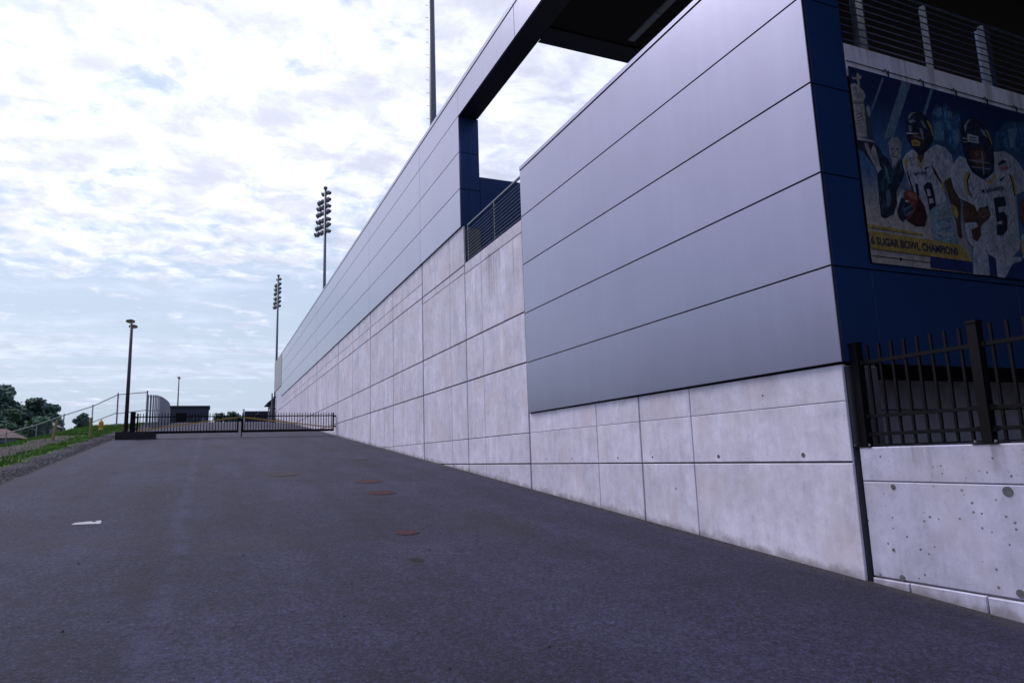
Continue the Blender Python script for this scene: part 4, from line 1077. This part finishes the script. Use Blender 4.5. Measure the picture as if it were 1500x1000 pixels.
for zz in (0.25, 1.3, 2.45):
    q = MB()
    for i in range(0, 600, 10):
        a, b_ = dense[i], dense[i + 10]
        q.bar((a.x, a.y, gz(a.x, a.y) + zz), (b_.x, b_.y, gz(b_.x, b_.y) + zz), 0.05, 0.06)
    q.build('rail', 'slat_grey', sf)

# ------------------------------------------------------------------ far things beyond the gate
BYY = 114.0
fb = thing('flat_building', 'low dark flat-roofed building beyond the left gate leaf', 'building', (-2.7, BYY + 3, 6.4))
zg = 6.30
MB().box(-5.40, -0.10, BYY, BYY + 6, zg - 0.4, 8.72).build('wall', 'far_wall_dark', fb)
MB().box(-5.60, 0.05, BYY - 0.25, BYY + 6.2, 8.722, 8.93).build('roof', 'far_wall_dark', fb)
MB().box(-4.57, -3.22, BYY - 0.02, BYY + 0.1, zg, 7.86).build('door', 'far_black', fb)
for x0, x1 in ((-2.52, -1.98), (-1.9, -1.3)):
    wi = MB().box(x0, x1, BYY - 0.04, BYY + 0.05, 6.50, 7.52).build('window_frame', 'far_black', fb)
    MB().box(x0 + 0.06, x1 - 0.06, BYY - 0.05, BYY + 0.02, 6.56, 7.46).build('pane', 'house_glass', wi)
MB().box(-1.05, -0.6, BYY - 0.06, BYY + 0.0, 6.55, 7.1).build('notice_board', 'slat_grey', fb)

sc = thing('screened_fence', 'dark screened fence far beyond the right gate leaf', 'fence', (6.9, BYY, 6.4))
for i in range(5):
    x0 = 4.95 + i * 0.98
    MB().box(x0, x0 + 0.95, BYY - 0.02, BYY + 0.02, 6.45, 8.02).build('screen_panel', 'screen_dark', sc)
for i in range(6):
    x0 = 4.935 + i * 0.98
    MB().tube((x0, BYY + 0.05, 6.2), (x0, BYY + 0.05, 8.1), 0.04, n=8).build('post', 'galvanised', sc)
MB().tube((4.9, BYY + 0.05, 8.07), (9.9, BYY + 0.05, 8.07), 0.04, n=8).build('top_rail', 'galvanised', sc)
MB().tube((7.1, BYY - 0.08, 8.02), (6.25, BYY - 0.08, 7.0), 0.045, n=8).build('brace', 'galvanised', sc)
wp = thing('white_post', 'short white post in front of the dark screened fence by the gate middle', 'post', (4.78, 112.5, 6.3))
MB().box(4.62, 4.90, 112.4, 112.7, 6.2, 8.22).build('post', 'white_paint', wp)
MB().box(4.58, 4.94, 112.36, 112.74, 8.22, 8.28).build('cap', 'white_paint', wp)

pv = thing('pavilion', 'small dark pavilion with a pitched roof past the end of the stadium wall', 'pavilion', (9.2, 99, 5.5))
q = MB()
q.add([(6.95, 96, 7.92), (6.95, 102, 7.92), (11.6, 96, 7.92), (11.6, 102, 7.92), (9.27, 96, 9.9), (9.27, 102, 9.9), (6.95, 96, 7.80), (6.95, 102, 7.80), (11.6, 96, 7.80), (11.6, 102, 7.80)],
      [(0, 1, 5, 4), (2, 4, 5, 3), (0, 4, 2, 8, 6), (1, 7, 9, 3, 5), (0, 6, 7, 1), (2, 3, 9, 8), (6, 8, 9, 7)])
q.build('roof', 'far_black', pv)
MB().box(7.45, 11.1, 96.4, 101.6, 5.0, 7.8).build('wall', 'far_wall_dark', pv)
MB().box(7.38, 7.44, 97.2, 98.4, 5.6, 7.2).build('window', 'house_glass', pv)

sg_ = thing('steel_gate_post', 'pair of tall dark steel posts bracketed to the far end of the stadium wall', 'gate post', (6.75, 84.0, 5.0))
MB().box(6.50, 6.64, 83.9, 84.1, 4.4, 8.0).build('post', 'slat_grey', sg_)
MB().box(6.79, 6.93, 83.9, 84.1, 4.4, 8.16).build('post', 'far_black', sg_)
for z in (7.55, 6.2):
    MB().box(6.64, 7.02, 83.96, 84.04, z - 0.05, z + 0.05).build('bracket', 'far_black', sg_)

# ------------------------------------------------------------------ floodlight masts
def mast(x, y_, label):
    t = thing('light_mast', label, 'floodlight mast', (x, y_, 0), 'stadium floodlight masts')
    MB().tube((x, y_, 0), (x, y_, 39.2), 0.29, 0.17, n=16).build('pole', 'mast_steel', t, smooth=True)
    pg = MB()
    for k in range(30):
        pg.tube((x - 0.24, y_, 10 + k * 0.9), (x - 0.42, y_, 10 + k * 0.9), 0.014, n=5)
    pg.build('step_peg', 'mast_steel', t)
    dv = Vector((-0.44, 0.898, 0))
    for k, zz in enumerate((38.7, 37.6, 36.7, 35.8, 34.7, 33.8, 32.9)):
        ll = (0.9, 1.9, 2.1, 2.2, 2.2, 2.4, 2.6)[k]
        c_ = Vector((x, y_, zz))
        arm = MB()
        arm.bar(c_ - dv * 0.75, c_ + dv * ll, 0.09, 0.09)
        arm.bar(c_ + Vector((0, 0, -0.45)), c_ + dv * ll * 0.6, 0.05, 0.05)
        arm = arm.build('crossarm', 'mast_steel', t)
        n_ = 8 if k else 4
        for i in range(n_):
            p0 = c_ + dv * (-0.7 + (ll + 0.62) * i / (n_ - 1))
            ax = Vector((0.55, -0.35 + 0.25 * (i % 3), -0.62)).normalized()
            p0 = p0 + Vector((0, 0, 0.12 * ((i + k) % 2)))
            q = MB(); q.tube(p0 - ax * 0.16, p0 + ax * 0.12, 0.12, 0.24, n=10); q.tube(p0 + ax * 0.12, p0 + ax * 0.40, 0.24, 0.28, n=10)
            q.bar(p0 - ax * 0.1, p0 + Vector((0, 0, 0.26)), 0.05, 0.05)
            q.build('floodlight', 'mast_steel', arm)
    MB().lathe((x, y_, 39.2), [(0.10, 0), (0.28, 0.12), (0.28, 0.42), (0.08, 0.5)], 10).build('finial_lamp', 'mast_steel', t)
    return t
m1 = mast(14.4, 98.0, 'floodlight mast whose ragged lamp head shows whole, the middle one of three')
copy_tree(m1, (12.65, 40.0, 0), 'nearest floodlight mast whose thick pole runs out of the top of the picture')
copy_tree(m1, (12.45, 150.0, 0), 'smallest and farthest floodlight mast near the end of the stadium wall', R(-10))

# ------------------------------------------------------------------ trees and houses on the left
def tree(x, y_, h, r, leafm, label, n_leaf, ls, trunk_f=0.35, group='trees on the slope to the left', seed=0, zb=None):
    rnd = random.Random(seed)
    z0 = gz(x, y_) - 0.2 if zb is None else zb
    if zb is None: h = h - z0          # h is the level of the top
    t = thing('tree', label, 'tree', (x, y_, z0), group)
    q = MB(); top = z0 + h * 0.72
    q.tube((x, y_, z0), (x + 0.1, y_, z0 + h * trunk_f), 0.022 * h, 0.016 * h, n=9)
    q.tube((x + 0.1, y_, z0 + h * trunk_f), (x + rnd.uniform(-.4, .4), y_, top), 0.016 * h, 0.005 * h, n=7)
    blobs = []
    for i in range(30):
        a = rnd.uniform(0, 6.283); rr = r * math.sqrt(rnd.random()) * 0.85
        tz = rnd.random() ** 0.8
        zz = z0 + h * (0.16 + 0.74 * tz)
        rr *= math.sqrt(max(0.05, 1.0 - (1.15 * (tz - 0.42)) ** 2 * 1.9))
        c_ = Vector((x + rr * math.cos(a), y_ + rr * math.sin(a), zz))
        br = r * rnd.uniform(0.26, 0.42)
        blobs.append((c_, br))
        q.tube((x, y_, z0 + h * rnd.uniform(0.22, 0.5)), c_, 0.007 * h, 0.002 * h, n=5)
    q.build('trunk', 'bark', t)
    lf = MB()
    for i in range(n_leaf):
        c_, br = blobs[rnd.randrange(len(blobs))]
        d = Vector((rnd.gauss(0, 1), rnd.gauss(0, 1), rnd.gauss(0, 1))).normalized()
        P = c_ + Vector((d.x, d.y, d.z * 0.75)) * br * (rnd.random() ** 0.35) * (1.25 if rnd.random() < .12 else 1)
        s0 = ls * rnd.uniform(0.6, 1.4)
        u = Vector((rnd.gauss(0, 1), rnd.gauss(0, 1), rnd.gauss(0, .6))).normalized(); v_ = u.orthogonal().normalized()
        lf.add([P - u * s0, P + v_ * s0 * .6, P + u * s0, P - v_ * s0 * .6], [(0, 1, 2, 3)])
    me_ = bpy.data.meshes.new('crown'); me_.from_pydata([Vector(q_) - t.location for q_ in lf.v], [], lf.f)
    me_.materials.append(MATS[leafm]); ob = bpy.data.objects.new('crown', me_); COL.objects.link(ob); ob.parent = t
    return t
T = 120.0
tree(-28.4, T, 12.7, 3.9, 'leaf_dark', 'tall dark tree cut by the left edge of the picture', 13000, .27, seed=3)
tree(-23.9, T + 3, 11.2, 2.5, 'leaf_dark', 'rounded dark tree right of the tree at the left edge', 11000, .26, seed=11)
tree(-21.2, T - 2, 9.9, 1.9, 'leaf_dark', 'dark tree sloping down beside the chain link fence post', 8000, .24, seed=5)
tree(-19.9, T - 4, 7.4, 1.4, 'leaf_dark', 'low dark bush at the foot of the sloping dark tree', 5000, .22, seed=6)
tree(-30.0, T - 14, 9.6, 2.6, 'leaf_mid', 'lighter green tree low at the left edge behind the brown roof', 9000, .24, seed=8)
tree(-23.2, T - 14, 8.2, 1.7, 'leaf_mid', 'lighter green bushy tree in front of the dark rounded tree', 8000, .22, seed=21)
tree(-26.3, T - 8, 8.8, 2.2, 'leaf_dark', 'dark bushy tree filling the gap under the two tall trees', 9000, .25, seed=22)
tree(-19.6, T - 17, 6.9, 1.7, 'leaf_mid', 'lighter green bushy tree half covering the pale house', 6500, .22, seed=23)
tree(-17.6, T + 2, 8.6, 1.35, 'leaf_dark', 'small pointed tree between the fence post and the upright bollard', 4500, .2, seed=13)
tree(-15.6, T + 10, 7.0, 1.2, 'leaf_mid', 'low small tree just left of the hydrant', 1500, .17, seed=17)
tree(-13.9, T + 14, 6.7, 1.2, 'leaf_mid', 'low distant tree peeping over the grass right of the hydrant', 1500, .17, seed=19)
tree(-26.5, T + 12, 10.6, 3.2, 'leaf_dark', 'dark tree behind the gap between the two tall trees on the left', 8000, .28, seed=29)
gt = 'trees far behind the gate'
tree(2.0, 165, 5.6, 1.7, 'leaf_dark', 'far small round tree behind the gate, left of its middle', 1600, .24, 0.3, gt, 31, 6.0)
tree(4.2, 166, 6.0, 1.9, 'leaf_dark', 'far dark tree right behind the middle of the gate', 1800, .24, 0.3, gt, 37, 6.0)
tree(6.0, 170, 5.4, 1.6, 'leaf_dark', 'far tree beside the dark screened fence', 1500, .24, 0.3, gt, 41, 6.0)

hs = thing('house', 'single-storey house with a brown hipped roof at the left edge below the trees', 'house', (-22.5, 95, 1.0))
q = MB(); X0, X1, Y0, Y1 = -26.5, -19.35, 92, 99
q.add([(X0, Y0, 3.72), (X1, Y0, 3.72), (X1, Y1, 3.72), (X0, Y1, 3.72), (X0 + 3, 95.5, 4.9), (X1 - 1.9, 95.5, 4.9)], [(0, 1, 5, 4), (1, 2, 5), (2, 3, 4, 5), (3, 0, 4), (0, 3, 2, 1)])
q.build('roof', 'roof_brown', hs)
MB().box(X0 + .4, X1 - .4, Y0 + .4, Y1 - .4, -1.5, 3.7).build('wall', 'house_wall', hs)
for xw in (-25, -23.2, -21.3):
    MB().box(xw, xw + 1.0, Y0 + .34, Y0 + .42, 2.2, 3.3).build('window', 'house_glass', hs)
h2 = thing('house', 'pale blue-grey house half hidden among the trees', 'house', (-19.5, 112, 1.0))
B0 = len(bpy.data.objects)
MB().box(-19.9, -17.6, 103, 110, -2.0, 5.9).build('wall', 'house_wall', h2)
q = MB(); q.add([(-20.3, 102.6, 5.85), (-17.2, 102.6, 5.85), (-17.2, 110.4, 5.85), (-20.3, 110.4, 5.85), (-18.75, 102.6, 6.9), (-18.75, 110.4, 6.9)], [(0, 1, 4), (1, 2, 5, 4), (2, 3, 5), (3, 0, 4, 5), (0, 3, 2, 1)])
q.build('roof', 'slat_grey', h2)
for xw, zw in ((-19.5, 4.2), (-18.5, 4.2)):
    MB().box(xw, xw + .6, 102.93, 103.05, zw, zw + 1.1).build('window', 'house_glass', h2)

for o_ in h2.children: o_.location.x += -1.6; o_.location.y += 6.0
for i_, (x_, y_, h_, r_) in enumerate(((-40, 62, 10, 6.0), (-44, 48, 11.5, 6.5), (-41, 34, 10, 6.2), (-46, 20, 11, 6.6), (-42, 6, 9, 6.2), (-45, -9, 10, 6.4), (-38, 76, 10, 5.0))):  # unseen row added to darken what the silver panels reflect
    tree(x_, y_, h_, r_, 'leaf_dark', 'big dark tree added out of view on the left slope, ' + ('second farthest of the roadside row', 'third from the far end of the roadside row', 'middle one of the roadside row', 'just before the middle of the roadside row', 'third from the near end of the roadside row', 'nearest one of the roadside row', 'farthest one of the roadside row')[i_], 3200, .5, seed=50 + i_, group='big added trees beyond the left edge')
# ------------------------------------------------------------------ grass blades and gravel stones
rnd = random.Random(5)
gb = MB()
cnt = 0
while cnt < 30000:
    y_ = rnd.uniform(20, 66) if rnd.random() < .85 else rnd.uniform(60, 112)
    x = rnd.uniform(-10.5, -5.0)
    ed = -5.85 + 0.35 * noise.noise(Vector((x * .3, y_ * .35, 0))) + (0.5 if y_ > 60 else max(0, (y_ - 46)) * .045)
    if x > ed: continue
    dcen = abs(x + 7.6 + 0.5 * noise.noise(Vector((1.7, y_ * .25, 3))))
    if dcen < 0.8 and y_ < 48 and rnd.random() < .93: continue
    z = gz(x, y_) + 0.10 * noise.noise(Vector((x * .5, y_ * .4, 2.0))) * min(1, (-5.0 - x) / 1.0)
    cl_ = noise.noise(Vector((x * 1.3, y_ * 1.3, 7)))
    if cl_ < -0.25 and rnd.random() < .7: continue
    h_ = rnd.uniform(0.06, 0.16) * (1.0 + 0.9 * max(0, cl_)); wd = rnd.uniform(0.010, 0.022)
    a = rnd.uniform(0, 3.14); ux, uy = math.cos(a) * wd, math.sin(a) * wd
    lx, ly = rnd.gauss(0, .05), rnd.gauss(0, .05)
    gb.add([(x - ux, y_ - uy, z - .02), (x + ux, y_ + uy, z - .02), (x + lx, y_ + ly, z + h_)], [(0, 1, 2)])
    cnt += 1
me_ = bpy.data.meshes.new('grass'); me_.from_pydata(gb.v, [], gb.f); me_.materials.append(MATS['grass_blade'])
o = bpy.data.objects.new('grass', me_); COL.objects.link(o); tag(o, 'uneven green grass on the verge left of the road', 'grass', kind='stuff')
gs = MB()
for i in range(5200):
    y_ = 14 + 34 * rnd.random() ** 1.5
    x = -4.72 - abs(rnd.gauss(0, 0.75))
    if x < -7.0: continue
    z = gz(x, y_) + 0.005; r_ = rnd.uniform(0.012, 0.034)
    a = rnd.uniform(0, 6.28); c0, s0 = math.cos(a) * r_, math.sin(a) * r_
    gs.add([(x - c0, y_ - s0, z), (x + s0, y_ - c0, z), (x + c0 * 1.2, y_ + s0, z), (x - s0, y_ + c0, z), (x + .2 * c0, y_, z + r_ * 0.8)], [(0, 1, 4), (1, 2, 4), (2, 3, 4), (3, 0, 4)])
# crumbs of asphalt and grit gathered at the foot of the walls and on the road
for i in range(1500):
    if rnd.random() < .6:
        y_ = rnd.uniform(2.5, 20); x = (6.98 if y_ > 5.9 else 7.0) - abs(rnd.gauss(0, 0.10)) - .02
    else:
        y_ = rnd.uniform(3, 22); x = rnd.uniform(-4, 6.9)
    z = rz_(y_); r_ = rnd.uniform(0.004, 0.012) * (1.8 if rnd.random() < .15 else 1)
    gs.add([(x - r_, y_, z), (x, y_ - r_, z), (x + r_, y_, z), (x, y_ + r_, z), (x, y_, z + r_)], [(0, 1, 4), (1, 2, 4), (2, 3, 4), (3, 0, 4)])
me_ = bpy.data.meshes.new('gravel'); me_.from_pydata(gs.v, [], gs.f); me_.materials.append(MATS['stone'])
o = bpy.data.objects.new('gravel', me_); COL.objects.link(o); tag(o, 'loose grey gravel along the road edge', 'gravel', kind='stuff')
